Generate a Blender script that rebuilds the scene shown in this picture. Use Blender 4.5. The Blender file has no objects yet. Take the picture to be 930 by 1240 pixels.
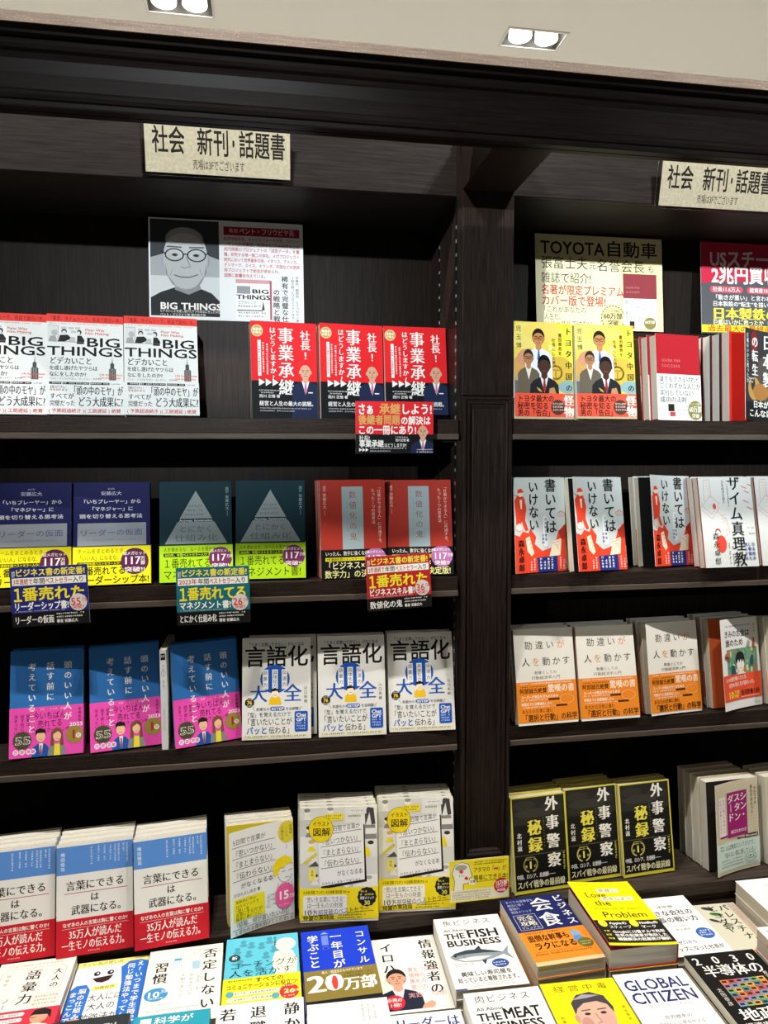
import bpy, bmesh, math, random
from mathutils import Matrix, Vector

S = bpy.context.scene
COL = S.collection
EYE = 1.60                                   # camera height; bookcase heights below are given relative to it
# ------------------------------------------------------------------ camera
cam = bpy.data.cameras.new('camera')
cam.sensor_fit = 'VERTICAL'; cam.sensor_height = 24.0; cam.lens = 24.0 * 860.0 / 1240.0
cam.clip_start = 0.02
camo = bpy.data.objects.new('camera', cam); COL.objects.link(camo)
YAW, PIT, ROL = math.radians(9.496), math.radians(4.22), math.radians(-0.178)
_f = Vector((math.sin(YAW) * math.cos(PIT), math.cos(YAW) * math.cos(PIT), -math.sin(PIT)))
_r = Vector((math.cos(YAW), -math.sin(YAW), 0)); _u = _r.cross(_f)
_r2 = _r * math.cos(ROL) + _u * math.sin(ROL); _u2 = _u * math.cos(ROL) - _r * math.sin(ROL)
camo.matrix_world = Matrix(((_r2.x, _u2.x, -_f.x, 0), (_r2.y, _u2.y, -_f.y, -1.32), (_r2.z, _u2.z, -_f.z, EYE), (0, 0, 0, 1)))
S.camera = camo
# ------------------------------------------------------------------ world, exposure
w = bpy.data.worlds.new('shop_ambient'); S.world = w; w.use_nodes = True
w.node_tree.nodes['Background'].inputs[0].default_value = (1.0, 0.97, 0.90, 1)
w.node_tree.nodes['Background'].inputs[1].default_value = 0.08
S.view_settings.view_transform = 'Standard'; S.view_settings.look = 'None'
S.view_settings.gamma = 1.0; S.view_settings.use_curve_mapping = False
S.view_settings.exposure = 0.0
NEAR_W, FAR_W, AISLE_W = 46.0, 1400.0, 300.0   # lamp powers: steep downlights, far spotlights, aisle behind
# ------------------------------------------------------------------ materials
def lin(h):
    h = h.lstrip('#'); v = [int(h[i:i+2], 16) / 255 for i in (0, 2, 4)]
    return tuple((c / 12.92 if c <= .04045 else ((c + .055) / 1.055) ** 2.4) for c in v)
_mats = {}
def paper(h, rough=.55):
    if h in _mats: return _mats[h]
    m = bpy.data.materials.new('paper_' + h.lstrip('#')); m.use_nodes = True
    b = m.node_tree.nodes['Principled BSDF']
    b.inputs['Base Color'].default_value = lin(h) + (1,); b.inputs['Roughness'].default_value = rough
    b.inputs['Specular IOR Level'].default_value = .14
    _mats[h] = m; return m
def mottled(h, h2):
    m = paper(h); nt = m.node_tree; n = nt.nodes.new('ShaderNodeTexNoise'); n.inputs['Scale'].default_value = 160; n.inputs['Detail'].default_value = 4
    tc = nt.nodes.new('ShaderNodeTexCoord'); nt.links.new(tc.outputs['Object'], n.inputs['Vector'])
    r = nt.nodes.new('ShaderNodeValToRGB'); r.color_ramp.elements[0].position = .4; r.color_ramp.elements[1].position = .62
    r.color_ramp.elements[0].color = lin(h2) + (1,); r.color_ramp.elements[1].color = lin(h) + (1,)
    nt.links.new(n.outputs['Fac'], r.inputs['Fac']); nt.links.new(r.outputs['Color'], nt.nodes['Principled BSDF'].inputs['Base Color'])
mottled('#c4c1ae', '#b6b29d')
def simple(name, h, rough=.5, metal=0.0, spec=.5):
    m = bpy.data.materials.new(name); m.use_nodes = True
    b = m.node_tree.nodes['Principled BSDF']
    b.inputs['Base Color'].default_value = lin(h) + (1,); b.inputs['Roughness'].default_value = rough
    b.inputs['Metallic'].default_value = metal; b.inputs['Specular IOR Level'].default_value = spec
    return m
def wood(name, dark, light, axis, rough=.42, speck=0.0, spec=.07):
    m = bpy.data.materials.new(name); m.use_nodes = True; nt = m.node_tree; N = nt.nodes; L = nt.links
    b = N['Principled BSDF']; tc = N.new('ShaderNodeTexCoord'); mp = N.new('ShaderNodeMapping')
    sc = [420, 420, 420]; sc[axis] = 14; mp.inputs['Scale'].default_value = sc
    L.new(tc.outputs['Object'], mp.inputs['Vector'])
    n1 = N.new('ShaderNodeTexNoise'); n1.inputs['Scale'].default_value = 1.0; n1.inputs['Detail'].default_value = 5
    n1.inputs['Roughness'].default_value = .65
    L.new(mp.outputs['Vector'], n1.inputs['Vector'])
    r = N.new('ShaderNodeValToRGB'); r.color_ramp.elements[0].position = .35; r.color_ramp.elements[1].position = .68
    r.color_ramp.elements[0].color = lin(dark) + (1,); r.color_ramp.elements[1].color = lin(light) + (1,)
    L.new(n1.outputs['Fac'], r.inputs['Fac'])
    col = r.outputs['Color']
    if speck:
        n2 = N.new('ShaderNodeTexNoise'); n2.inputs['Scale'].default_value = 420; n2.inputs['Detail'].default_value = 3
        L.new(tc.outputs['Object'], n2.inputs['Vector'])
        r2 = N.new('ShaderNodeValToRGB'); r2.color_ramp.elements[0].position = .60; r2.color_ramp.elements[1].position = .72
        r2.color_ramp.elements[1].color = (speck, speck, speck, 1)
        L.new(n2.outputs['Fac'], r2.inputs['Fac'])
        mx = N.new('ShaderNodeMix'); mx.data_type = 'RGBA'; mx.inputs['B'].default_value = lin('#a89888') + (1,)
        L.new(r2.outputs['Color'], mx.inputs['Factor']); L.new(col, mx.inputs['A']); col = mx.outputs['Result']
    L.new(col, b.inputs['Base Color'])
    b.inputs['Roughness'].default_value = rough; b.inputs['Specular IOR Level'].default_value = spec
    bp = N.new('ShaderNodeBump'); bp.inputs['Strength'].default_value = .06; bp.inputs['Distance'].default_value = .001
    L.new(n1.outputs['Fac'], bp.inputs['Height']); L.new(bp.outputs['Normal'], b.inputs['Normal'])
    return m
WOODV = wood('dark_wood_vertical', '#17110f', '#2f2622', 2)
WOODH = wood('dark_wood_horizontal', '#211e1f', '#332f2d', 0)
WOODY = wood('dark_wood_depth', '#17110f', '#2e2521', 1)
WOODS = wood('shelf_front_wood', '#1d1614', '#382d27', 0, .42, .12)
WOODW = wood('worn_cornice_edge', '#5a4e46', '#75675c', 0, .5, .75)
WOODD = wood('cornice_wood', '#100d0c', '#1b1614', 0, .36, 0, .05)
STRIP = wood('shelf_strip_lit_tone', '#4a413a', '#5d534b', 0, .38)  # lighter tone paints in bright floor light reflected by the strip
WOODK = wood('deck_wood', '#2c2521', '#4f453e', 0)
BLACKW = wood('back_panel_wood', '#130f0d', '#251e1a', 2, .45)
STEEL = simple('standard_steel', '#b9b6ae', .35, .9)
DMETAL = simple('dark_metal', '#1b1a19', .4, .6)
def pages_mat(name, h, h2, axis):
    m = bpy.data.materials.new(name); m.use_nodes = True; nt = m.node_tree; N = nt.nodes; L = nt.links
    b = N['Principled BSDF']; tc = N.new('ShaderNodeTexCoord'); mp = N.new('ShaderNodeMapping')
    sc = [6, 6, 6]; sc[1] = 1900; mp.inputs['Scale'].default_value = sc
    L.new(tc.outputs['Object'], mp.inputs['Vector'])
    n = N.new('ShaderNodeTexNoise'); n.inputs['Scale'].default_value = 1; n.inputs['Detail'].default_value = 2
    L.new(mp.outputs['Vector'], n.inputs['Vector'])
    r = N.new('ShaderNodeValToRGB'); r.color_ramp.elements[0].position = .3; r.color_ramp.elements[1].position = .6
    r.color_ramp.elements[0].color = lin(h2) + (1,); r.color_ramp.elements[1].color = lin(h) + (1,)
    L.new(n.outputs['Fac'], r.inputs['Fac']); L.new(r.outputs['Color'], b.inputs['Base Color'])
    b.inputs['Roughness'].default_value = .8; b.inputs['Specular IOR Level'].default_value = .1
    return m
PAGES = pages_mat('page_edges', '#d6cfbd', '#a8a08d', 1)
PAGESG = pages_mat('page_edges_grey', '#d9d5ca', '#aca89c', 1)
# ------------------------------------------------------------------ glyphs
_fc = bpy.data.curves.new('glyph_source', 'FONT'); _fc.resolution_u = 2
_fo = bpy.data.objects.new('glyph_source', _fc); COL.objects.link(_fo)
_gl = {}
def _mesh_of(s):
    _fc.body = s; m = _fo.to_mesh()
    vs = [(v.co.x, v.co.y) for v in m.vertices]; fs = [tuple(p.vertices) for p in m.polygons]
    _fo.to_mesh_clear(); return vs, fs
_HW = max(x for x, y in _mesh_of('H')[0])
def glyph(ch):
    if ch in _gl: return _gl[ch]
    if ch in ' \u3000': g = ([], [], .30 if ch == ' ' else 1.0)
    else:
        vs, fs = _mesh_of(ch)
        adv = max(x for x, y in _mesh_of(ch + 'H')[0]) - _HW
        g = (vs, fs, adv)
    _gl[ch] = g; return g
SHIFTS = {'': [(0, 0)], 'b': [(-.013, -.013), (.013, .013), (-.013, .013), (.013, -.013)],
          'B': [(-.026, -.022), (.026, .022), (-.026, .022), (.026, -.022), (0, 0)],
          'm': [(-.022, 0), (.022, 0)], 'M': [(-.045, -.004), (.045, .004), (0, 0)]}
ROTCH = set('ー―—…～「」『』（）()―-=')
SMALL = set('、。')
TINY = set('ぁぃぅぇぉっゃゅょァィゥェォッャュョ')
# ------------------------------------------------------------------ printed artwork (flat ink layers on a sheet, mm, y down)
class Art:
    def __init__(s, W, H, base):
        s.W, s.H, s.base = W, H, base; s.q = []; s.lv = 0
    def _add(s, vs, fs, c, up=True):
        if up: s.lv += 1
        s.q.append((vs, fs, c, s.lv + (0 if up else 1)))
    def p(s, pts, c): s._add(list(pts), [tuple(range(len(pts)))], c)
    def r(s, x, y, W, H, c, rad=0, rot=0):
        if rad:
            pts = []
            for (cx, cy, a0) in ((x+W-rad, y+rad, -90), (x+W-rad, y+H-rad, 0), (x+rad, y+H-rad, 90), (x+rad, y+rad, 180)):
                for k in range(5):
                    a = math.radians(a0 + k * 22.5); pts.append((cx + rad * math.cos(a), cy + rad * math.sin(a)))
            s._add(pts, [tuple(range(len(pts)))], c); return
        if rot:
            a = math.radians(rot); cx, cy = x + W/2, y + H/2
            s.p([(cx + dx*math.cos(a) - dy*math.sin(a), cy + dx*math.sin(a) + dy*math.cos(a)) for dx, dy in ((-W/2, -H/2), (W/2, -H/2), (W/2, H/2), (-W/2, H/2))], c); return
        nx = max(1, int(W / 14)); ny = max(1, int(H / 60)); vs = []; fs = []
        for j in range(ny + 1):
            for i in range(nx + 1): vs.append((x + W*i/nx, y + H*j/ny))
        for j in range(ny):
            for i in range(nx):
                a = j*(nx+1)+i; fs.append((a, a+1, a+nx+2, a+nx+1))
        s._add(vs, fs, c)
    def e(s, cx, cy, rx, ry, c, n=22, a0=0, a1=360, rot=0):
        k = math.radians(rot); pts = []
        for i in range(n if a1-a0 == 360 else n+1):
            a = math.radians(a0 + (a1-a0)*i/n); X, Y = rx*math.cos(a), ry*math.sin(a)
            pts.append((cx + X*math.cos(k) - Y*math.sin(k), cy + X*math.sin(k) + Y*math.cos(k)))
        s._add(pts, [tuple(range(len(pts)))], c)
    def star(s, cx, cy, r1, r2, n, c):
        s.p([(cx + (r1 if i % 2 else r2)*math.cos(math.pi*i/n), cy + (r1 if i % 2 else r2)*math.sin(math.pi*i/n)) for i in range(2*n)], c)
    def l(s, pts, wd, c):
        vs = []; fs = []
        for (a, b) in zip(pts[:-1], pts[1:]):
            dx, dy = b[0]-a[0], b[1]-a[1]; d = math.hypot(dx, dy) or 1
            nx, ny = -dy/d*wd/2, dx/d*wd/2; ex, ey = dx/d*wd/3, dy/d*wd/3; k = len(vs)
            vs += [(a[0]+nx-ex, a[1]+ny-ey), (b[0]+nx+ex, b[1]+ny+ey), (b[0]-nx+ex, b[1]-ny+ey), (a[0]-nx-ex, a[1]-ny-ey)]
            fs.append((k, k+1, k+2, k+3))
        s._add(vs, fs, c)
    def ring(s, cx, cy, rx, ry, wd, c, a0=0, a1=360, n=24):
        s.l([(cx + rx*math.cos(math.radians(a0+(a1-a0)*i/n)), cy + ry*math.sin(math.radians(a0+(a1-a0)*i/n))) for i in range(n+1)], wd, c)
    def _put(s, ch, x, y, sz, c, st, sx, sl=0, rot=False):
        vs, fs, adv = glyph(ch)
        for n_, (ax, ay) in enumerate(SHIFTS[st]):
            o = []
            for (gx, gy) in vs:
                gx += ax; gy += ay
                if rot: gx, gy = gy - .38 + .5, -(gx - .5) + .38
                o.append((x + gx*sz*sx + sl*gy*sz, y + (.88 - gy)*sz))
            if o: s.q.append((o, fs, c, s.lv + 1 + .15*n_))
    def t(s, x, y, sz, txt, c, st='', w=None, al='l', sp=0, dy=0, sl=0):
        "a horizontal line: x, top, em size; w = width to fill; sp = letter spacing; dy = drop over the line"
        ad = [glyph(ch)[2]*sz + sp for ch in txt]; tot = sum(ad) - sp; sx = 1.0
        if w: sx = w / tot; tot = w
        X = x if al == 'l' else (x - tot/2 if al == 'c' else x - tot)
        X0 = X
        for ch, a in zip(txt, ad):
            s._put(ch, X, y + dy*(X-X0)/max(tot, 1), sz, c, st, sx, sl); X += a*sx
        s.lv += 1
    def v(s, x, y, sz, txt, c, st='', pitch=1.0, h=None, sx=1.0):
        "a vertical column: x = centre, y = top"
        if h: pitch = h / (len(txt)*sz)
        for ch in txt:
            ox = oy = 0
            if ch in SMALL: ox, oy = .6*sz, -.6*sz
            elif ch in TINY: ox, oy = .12*sz, -.12*sz
            gw = glyph(ch)[2]
            if ch in ROTCH: s._put(ch, x - .5*sz*sx, y, sz, c, st, sx, 0, True)
            else: s._put(ch, x - .5*gw*sz*sx + ox, y + oy, sz, c, st, sx)
            y += sz*pitch
        s.lv += 1
    def g(s, x, y, W, sz, c, vert=False, seed=1):
        "a line of print too small to read in the photograph"
        rnd = random.Random(seed + int(x*7 + y*13)); vs = []; fs = []; q = 0
        def bar(a, b, cc, d):
            k = len(vs)
            vs.extend([(a, b), (cc, b), (cc, d), (a, d)] if not vert else [(x+b-y, y+a-x), (x+d-y, y+a-x), (x+d-y, y+cc-x), (x+b-y, y+cc-x)])
            fs.append((k, k+1, k+2, k+3))
        while q < W - sz*.5:
            if rnd.random() > .06:
                h = sz*.8
                for f in (.1, .45, .72):
                    if rnd.random() < .75: bar(x+q+.05*sz, y+f*h, x+q+sz*(.6+.25*rnd.random()), y+f*h+sz*.13)
                k = rnd.random()*.5
                bar(x+q+k*sz, y+.05*h, x+q+k*sz+sz*.14, y+h)
                if rnd.random() < .5: bar(x+q+.65*sz, y+.05*h, x+q+.78*sz, y+h*.9)
            q += sz
        if vs: s._add(vs, fs, c)
    def bust(s, cx, cy, k, skin='#d9a988', hair='#1c1714', suit='#1d2a4d', shirt='#f2f2f2', tie='#c05a78', bald=False, glasses=False, line='#4a2f25', low=None, wide=1.0):
        P = lambda *a: [(cx + x*k*wide, cy + y*k) for x, y in a]
        bt = (low - cy)/k if low else 4.6
        s.p(P((-2.2, bt), (-2.1, 2.5), (-1.6, 1.95), (-.5, 1.45), (.5, 1.45), (1.6, 1.95), (2.1, 2.5), (2.2, bt)), suit)
        s.p(P((-.62, 1.42), (.62, 1.42), (.28, 2.6), (0, 3.5), (-.28, 2.6)), shirt)
        if tie: s.p(P((-.16, 1.65), (.16, 1.65), (.12, 1.9), (.25, 3.0), (0, 3.4), (-.25, 3.0), (-.12, 1.9)), tie)
        s.p(P((-.42, .6), (.42, .6), (.46, 1.5), (0, 1.85), (-.46, 1.5)), skin)
        if not bald: s.e(cx, cy - .18*k, .98*k*wide, 1.22*k, hair)
        s.e(cx - .85*k*wide, cy + .1*k, .16*k, .28*k, skin); s.e(cx + .85*k*wide, cy + .1*k, .16*k, .28*k, skin)
        s.p([(cx + wide*k*.84*math.sin(math.radians(a))*(1 if abs(a) < 100 else .93), cy + .02*k - k*(1.08 if abs(a) < 90 else 1.2)*math.cos(math.radians(a))*(1 if bald or abs(a) > 75 else .72)) for a in range(-180, 180, 15)], skin)
        for sg in (-1, 1):
            s.e(cx + sg*.33*k*wide, cy - .02*k, .13*k, .065*k, line); s.l([(cx + sg*.16*k, cy - .24*k), (cx + sg*.52*k*wide, cy - .27*k)], .07*k, line)
            if glasses: s.ring(cx + sg*.37*k*wide, cy, .31*k, .22*k, .07*k, '#222222', n=14)
        if glasses: s.l([(cx - .08*k, cy - .05*k), (cx + .08*k, cy - .05*k)], .07*k, '#222222')
        s.l([(cx + .02*k, cy + .0*k), (cx + .1*k, cy + .36*k), (cx - .08*k, cy + .38*k)], .05*k, line)
        s.l([(cx - .26*k, cy + .64*k), (cx, cy + .70*k), (cx + .26*k, cy + .64*k)], .08*k, '#9a4a44')
# ------------------------------------------------------------------ cover designs
K = '#1c1a1a'; WH = '#f4f2ec'
D = {}
def design(key, W, H, base, obi=None, spine=None, back=None, left_spine=False, leaf=None, pages=None, hard=False):
    d = dict(W=W, H=H, cover=Art(W, H, base), obi=None, spine=spine or base, back=back or base, left_spine=left_spine, leaf=leaf, pages=pages or PAGES, hard=hard)
    if obi: d['obi'] = (obi[0], obi[1], Art(W, H, obi[2])); d['obi_base'] = obi[2]
    D[key] = d; return d['cover'], (d['obi'][2] if obi else None)

# white book with a red top strip
a, o = design('big', 129, 188, '#eef0ee', (126, 188, '#eef1f1'), spine='#c8262a', back='#eef0ee')
a.r(0, 0, 129, 15, '#f04a42'); a.t(3, 3.2, 9.5, '「重要、タイムリーで、有益で面白い本」', '#7a1512', '', 126)
a.g(4, 16.5, 118, 3, '#e88a84')
a.t(64, 25, 6.5, 'Pixar Way', '#d9484a', 'b', 33); a.t(64, 31.5, 6.5, 'Film Making', '#d9484a', 'b', 40)
a.r(2, 22, 17, 30, '#e2e3e1'); a.l([(2, 22), (19, 22), (19, 52)], .7, '#888888')
a.e(13, 36, 5, 6, '#bcbcbc'); a.p([(3, 53), (6, 42), (15, 42), (18, 53)], '#a7a7a7')
a.e(29, 33, 4.5, 5, '#333333'); a.p([(19, 52), (22, 40), (35, 39), (42, 46), (30, 52)], '#2c2c2c'); a.e(29, 35, 3.2, 4, '#e6e6e6')
a.e(54, 34, 4, 5, '#2c2c2c'); a.p([(50, 56), (51, 40), (58, 40), (63, 48), (62, 56)], '#2c2c2c'); a.e(53, 35.5, 3, 3.6, '#e6e6e6')
for x, y in ((36, 24), (47, 24), (24, 24), (40, 31)): a.r(x, y, 9, 4.5, '#c9cbc9', 1)
a.p([(36, 53), (40, 43), (47, 43), (48, 53)], '#c4c4c4'); a.l([(18, 52.5), (62, 52.5)], .8, '#777777')
a.t(65, 39, 24, 'BIG', K, 'b', 60); a.t(1, 57, 24, 'THINGS', K, 'b', 127)
a.p([(104, 123), (104, 102), (106.5, 100), (106.5, 92), (109, 90), (109.8, 78), (110.6, 90), (113, 92), (113, 100), (116, 102), (116, 123)], '#4b4f50')
for x in (105.5, 108, 110.5, 113): a.l([(x, 101), (x, 122)], .5, '#c9cccc')
a.t(88, 110, 5, 'Life for Business', '#dc5557', 'b', 39); a.t(88, 116, 5, 'Get the Mission', '#dc5557', 'b', 36)
a.t(5, 81, 14.5, 'どデカいこと', K, 'm', 71); a.t(5, 97, 9.6, 'を成し遂げたヤツらは', K, 'm', 80); a.t(5, 108.5, 9.6, 'なにをしたのか?', K, 'm', 61)
a.t(5, 119.5, 5, 'ベント・フリウビヤ/ダン・ガードナー', '#3c3c3c', '', 68); a.g(78, 120, 16, 3.6, '#3c3c3c')
for x, ww in ((5, 20), (27, 44), (73, 32)): o.r(x, 128, ww, 4.4, '#232323'); o.g(x+1, 128.7, ww-2, 3, WH)
o.g(108, 129, 16, 3, '#555555'); o.t(6, 134.5, 6, '企画スピリチュ・', '#3c3c3c', 'b', 28); o.g(6, 141, 30, 5, '#b6524e')
o.t(6, 148.5, 11.5, 'すべてが', '#303030', 'm', 40); o.t(6, 161.5, 11.5, '完璧だった', '#303030', 'm', 42)
o.t(40, 134, 19, '「頭の中のモヤ」が', '#242424', 'm', 88); o.t(52, 154, 20, 'どう大成果に?', '#242424', 'm', 76)
o.t(4, 177, 8, '( 予算超過続き )( 工期遅延 ) 絶賛', '#d04a46', 'b', 120)

# red and black book, bald man in a navy suit
a, _ = design('sha', 127, 187, '#e3252b', spine='#d02026', back='#17171b')
a.r(0, 113, 130, 74, '#14151a'); a.e(12.5, 18.5, 11.5, 11.5, '#c69f56'); a.ring(12.5, 18.5, 10, 10, .7, '#f3e3bd')
a.t(12.5, 13, 5.4, '経験者', WH, 'b', al='c'); a.t(12.5, 19, 5.4, 'が語る', WH, 'b', al='c')
a.v(105, 14, 20, '社長!', WH, 'm', .95); a.v(67, 9, 32.5, '事業承継', WH, 'm', 1.02, sx=.95); a.v(42, 10, 12.5, 'はどうしますか?', WH, 'm', 1.03)
a.g(29, 42, 62, 4.6, '#ffe9e6', True); a.r(13, 36, 6, 68, '#f1efe9'); a.g(13.7, 38, 62, 4.6, '#d8373a', True); a.g(21.5, 40, 58, 4.4, '#ffe9e6', True)
for x in (14, 27, 40): a.p([(x, 109), (x+12, 116), (x, 123)], WH)
a.g(14, 130, 40, 3.4, '#dddddd'); a.g(14, 134.5, 30, 3.2, '#dddddd'); a.t(14, 139, 6.5, '西川 正悟 著', WH, 'b', 40)
a.bust(104, 94, 12.5, skin='#d8a78c', suit='#1f2a49', tie='#c97aa0', bald=True, low=187)
a.r(109, 133, 9, 2.2, WH)
a.t(14, 151, 10, '経営と人生の最大の挑戦。', WH, 'b', 110)
for y in (164, 169): a.g(15, y, 100 if y == 164 else 66, 3.2, '#c8c8c8')

# yellow painted cover with three men, orange band
a, o = design('toy', 126, 188, '#ecd45e', (138, 184, '#ee5b43'), spine='#e6dc55', back='#e6dc55')
for cx, cy, rx, ry, c in ((25, 28, 40, 26, '#f0df7c'), (105, 50, 32, 60, '#e8e14a'), (60, 18, 40, 20, '#f1d86a'), (22, 95, 30, 32, '#d8a85c'), (32, 70, 26, 18, '#d79a76'), (96, 95, 30, 30, '#d8b948'), (115, 125, 22, 22, '#8fb2b4')):
    a.e(cx, cy, rx, min(ry, 138-cy) if cy+ry > 138 else ry, c)
a.r(0, 112, 36, 26, '#6f6a72'); a.r(0, 104, 30, 10, '#b7a87c'); a.star(80, 49, 4, 10, 5, '#f6ee9c')
a.ring(88, 97, 13, 13, 3.5, '#b78f35'); a.l([(78, 92), (98, 92)], 3, '#b78f35'); a.l([(88, 92), (88, 108)], 3, '#b78f35')
a.bust(52, 31, 13.5, skin='#c98a58', hair='#221a14', suit='#e9eef3', shirt='#f4f5f7', tie='#3c64b4', glasses=True, low=138)
a.bust(30, 70, 12, skin='#b5835c', hair='#2e2722', suit='#6b6153', shirt='#e9e2d5', tie=None, low=138, glasses=True, wide=.9)
a.bust(63, 84, 15, skin='#4a3127', hair='#141110', suit='#25262a', shirt='#e6e6e4', tie='#9c2e33', low=138, wide=.95)
a.p([(72, 138), (74, 128), (84, 126), (88, 138)], '#c48d63'); a.p([(46, 126), (54, 130), (58, 136), (50, 133)], '#c9a44f')
a.v(10, 8, 12, '児玉博', '#4a4326', '', 1.35); a.v(116, 8, 15, 'トヨタ中国の', '#2b2718', 'm', 1.48)
a.v(98, 20, 8, '豊田章男を', '#7a3a22', 'b', 1.1); a.v(84, 30, 8, '社長にした男', '#7a3a22', 'b', 1.1)
a.r(0, 184, 129, 4, '#c4b596')
o.t(5, 141, 14.5, 'トヨタ最大の', '#1e1512', 'b', 78); o.t(5, 155, 14.5, '秘密を知る', '#1e1512', 'b', 66); o.t(5, 169, 14.5, '男の「告白」', '#1e1512', 'b', 76)
o.e(91, 165, 15, 15, '#5a3a32')
for y in (156, 162, 168): o.g(80, y, 22, 4.6, '#f2d8c8')
o.v(115, 140, 22, '怪物', '#f8ece2', 'M', 1.0)

# small crimson book with a white band
a, o = design('dare', 113, 176, '#b3242f', (82, 176, '#f1f1ed'), spine='#b3242f', back='#b3242f', leaf='#c8201f', hard=True)
a.t(14, 50, 7.5, 'GUIDE FOR', '#c9787a', 'b', 48, sp=1); a.t(14, 61, 7.5, 'SUCCESS', '#c9787a', 'b', 46, sp=1)
for y, s_, ww in ((85, '誰でもできるけれど', 104), (99, 'ごくわずかな人しか', 106), (113, '実行していない―', 100), (127, '成功の法則', 68)): o.t(6, y, 13.5, s_, '#55534e', 'm', ww)
o.r(26, 143, 16, 15, '#2b2620'); o.r(30, 159, 14, 9, '#c8474a'); o.g(50, 146, 28, 4, '#999999'); o.g(50, 153, 30, 4, '#999999'); o.g(52, 162, 22, 4, '#aaaaaa')
o.e(97, 155, 20, 20, '#8b8345'); o.t(97, 139.5, 5, 'シリーズ累計', WH, '', al='c'); o.t(80, 145, 15, '60万部', WH, 'm', 33); o.t(97, 161, 10, '突破', WH, 'm', al='c')

# grey-black cover with white brush title, red inside leaf
a, _ = design('nihon', 128, 188, '#3c3b3d', spine='#8e1f24', back='#8e1f24', leaf='#c7281f', pages=PAGESG)
a.r(0, 150, 128, 38, '#242527'); a.e(42, 25, 14, 22, '#8f2a2a'); a.e(85, 100, 40, 46, '#57504b'); a.e(40, 122, 26, 24, '#c29a58'); a.e(36, 112, 9, 14, '#3b3a3c'); a.e(66, 128, 30, 18, '#b07c46')
a.v(12, 10, 10, '巨艦はいかに甦ったか', WH, 'm', 1.02); a.v(44, 12, 26, 'の転生', WH, 'M', 1.12); a.v(92, 6, 34, '日本製', WH, 'M', 1.15)
a.t(36, 146, 16, '日本が', WH, 'B', 60); a.t(18, 164, 17, 'こんなに', WH, 'B', 90)
for y in (100, 107): a.g(16, y, 26, 5, WH)

# navy cover with grey label, yellow band
a, o = design('lead', 131, 187, '#191e58', (118, 187, '#f3ec1e'), spine='#191e58', left_spine=False)
a.g(58, 10, 14, 4, '#b5b7cc'); a.t(64, 16, 8, '安藤広大', '#c6c8dc', 'b', 36, al='c')
for y, s_, ww in ((31, '「いちプレーヤー」から', 104), (44.5, '「マネジャー」に', 76), (58, '頭を切り替える思考法', 108)): a.t(64, y, 8.6, s_, '#e3e4ee', 'b', ww, al='c')
a.r(7, 75, 117, 41, '#9ba3ae'); a.t(64, 86, 13, 'リーダーの仮面', '#4a5588', '', 108, al='c'); a.g(18, 104, 90, 4, '#7f89a0')
o.t(7, 121.5, 9.2, 'チームをまとめるとき、', '#6d6a12', '', 86); o.t(7, 133.5, 9.6, '「いい人」になるな。', '#4a4810', '', 74); o.r(7, 145.5, 74, 6.5, '#26240c'); o.t(9, 146, 5.6, '3年連続年間ベストセラー入り!', '#f3ec1e', 'b', 70)
o.t(7, 153.5, 16, '１番売れてる', '#26240c', 'b', 82); o.t(7, 170, 16, 'リーダーシップ本!', '#26240c', 'b', 122)
o.e(104, 146, 24, 24, '#5f2350'); o.t(104, 128, 7, '超メガヒット', WH, 'b', 40, al='c'); o.t(84, 134, 20, '117', WH, 'm', 30); o.t(114, 137, 8, '万', WH, 'b'); o.t(114, 145, 8, '部', WH, 'b'); o.t(104, 156, 10, '突破!!', WH, 'b', 36, al='c')

# dark teal cover with grey triangle, lime band
a, o = design('grn', 130, 187, '#0b3340', (120, 187, '#b4e11f'), spine='#0b3340')
a.p([(65, 17), (94.5, 70), (35.5, 70)], '#9ca7ab'); a.p([(32, 76), (98, 76), (121, 117), (9, 117)], '#93a0a4')
a.t(65, 70.6, 5.2, 'Anyway; Systematize', '#e8eff0', 'b', 60, al='c')
for y, ww in ((44, 26), (52, 32), (60, 40)): a.g(65-ww/2, y, ww, 5, '#6d8189')
a.t(65, 82, 14, 'とにかく', '#55707a', '', 62, al='c'); a.t(65, 99, 14, '仕組み化', '#55707a', '', 78, al='c')
a.v(122, 10, 6.5, '識学', '#8fb0b8', '', 1.0); a.v(122, 26, 7, '安藤広大', '#a9c3c9', '', 1.05); a.l([(122, 56), (122, 66)], .5, '#a9c3c9')
o.t(7, 123, 8.6, '人を責めるな、ルールを責めろ。', '#47560f', '', 100); o.r(7, 134, 80, 6.8, '#20280a'); o.t(9, 134.4, 5.8, '2023年、年間ベストセラー入り!', '#c8ef45', 'b', 76)
o.t(6, 143, 19, '１番売れてる', '#1d2508', '', 86); o.t(6, 164, 19, 'マネジメント書!', '#1d2508', '', 116)
o.e(108, 145, 21, 21, '#7a3166'); o.t(108, 128, 6.4, '超メガヒット', WH, 'b', 36, al='c'); o.t(90, 134, 18, '117', WH, 'm', 28); o.t(119, 138, 7, '万部', WH, 'b', 11); o.t(108, 154, 9, '突破!!', WH, 'b', 32, al='c')

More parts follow.
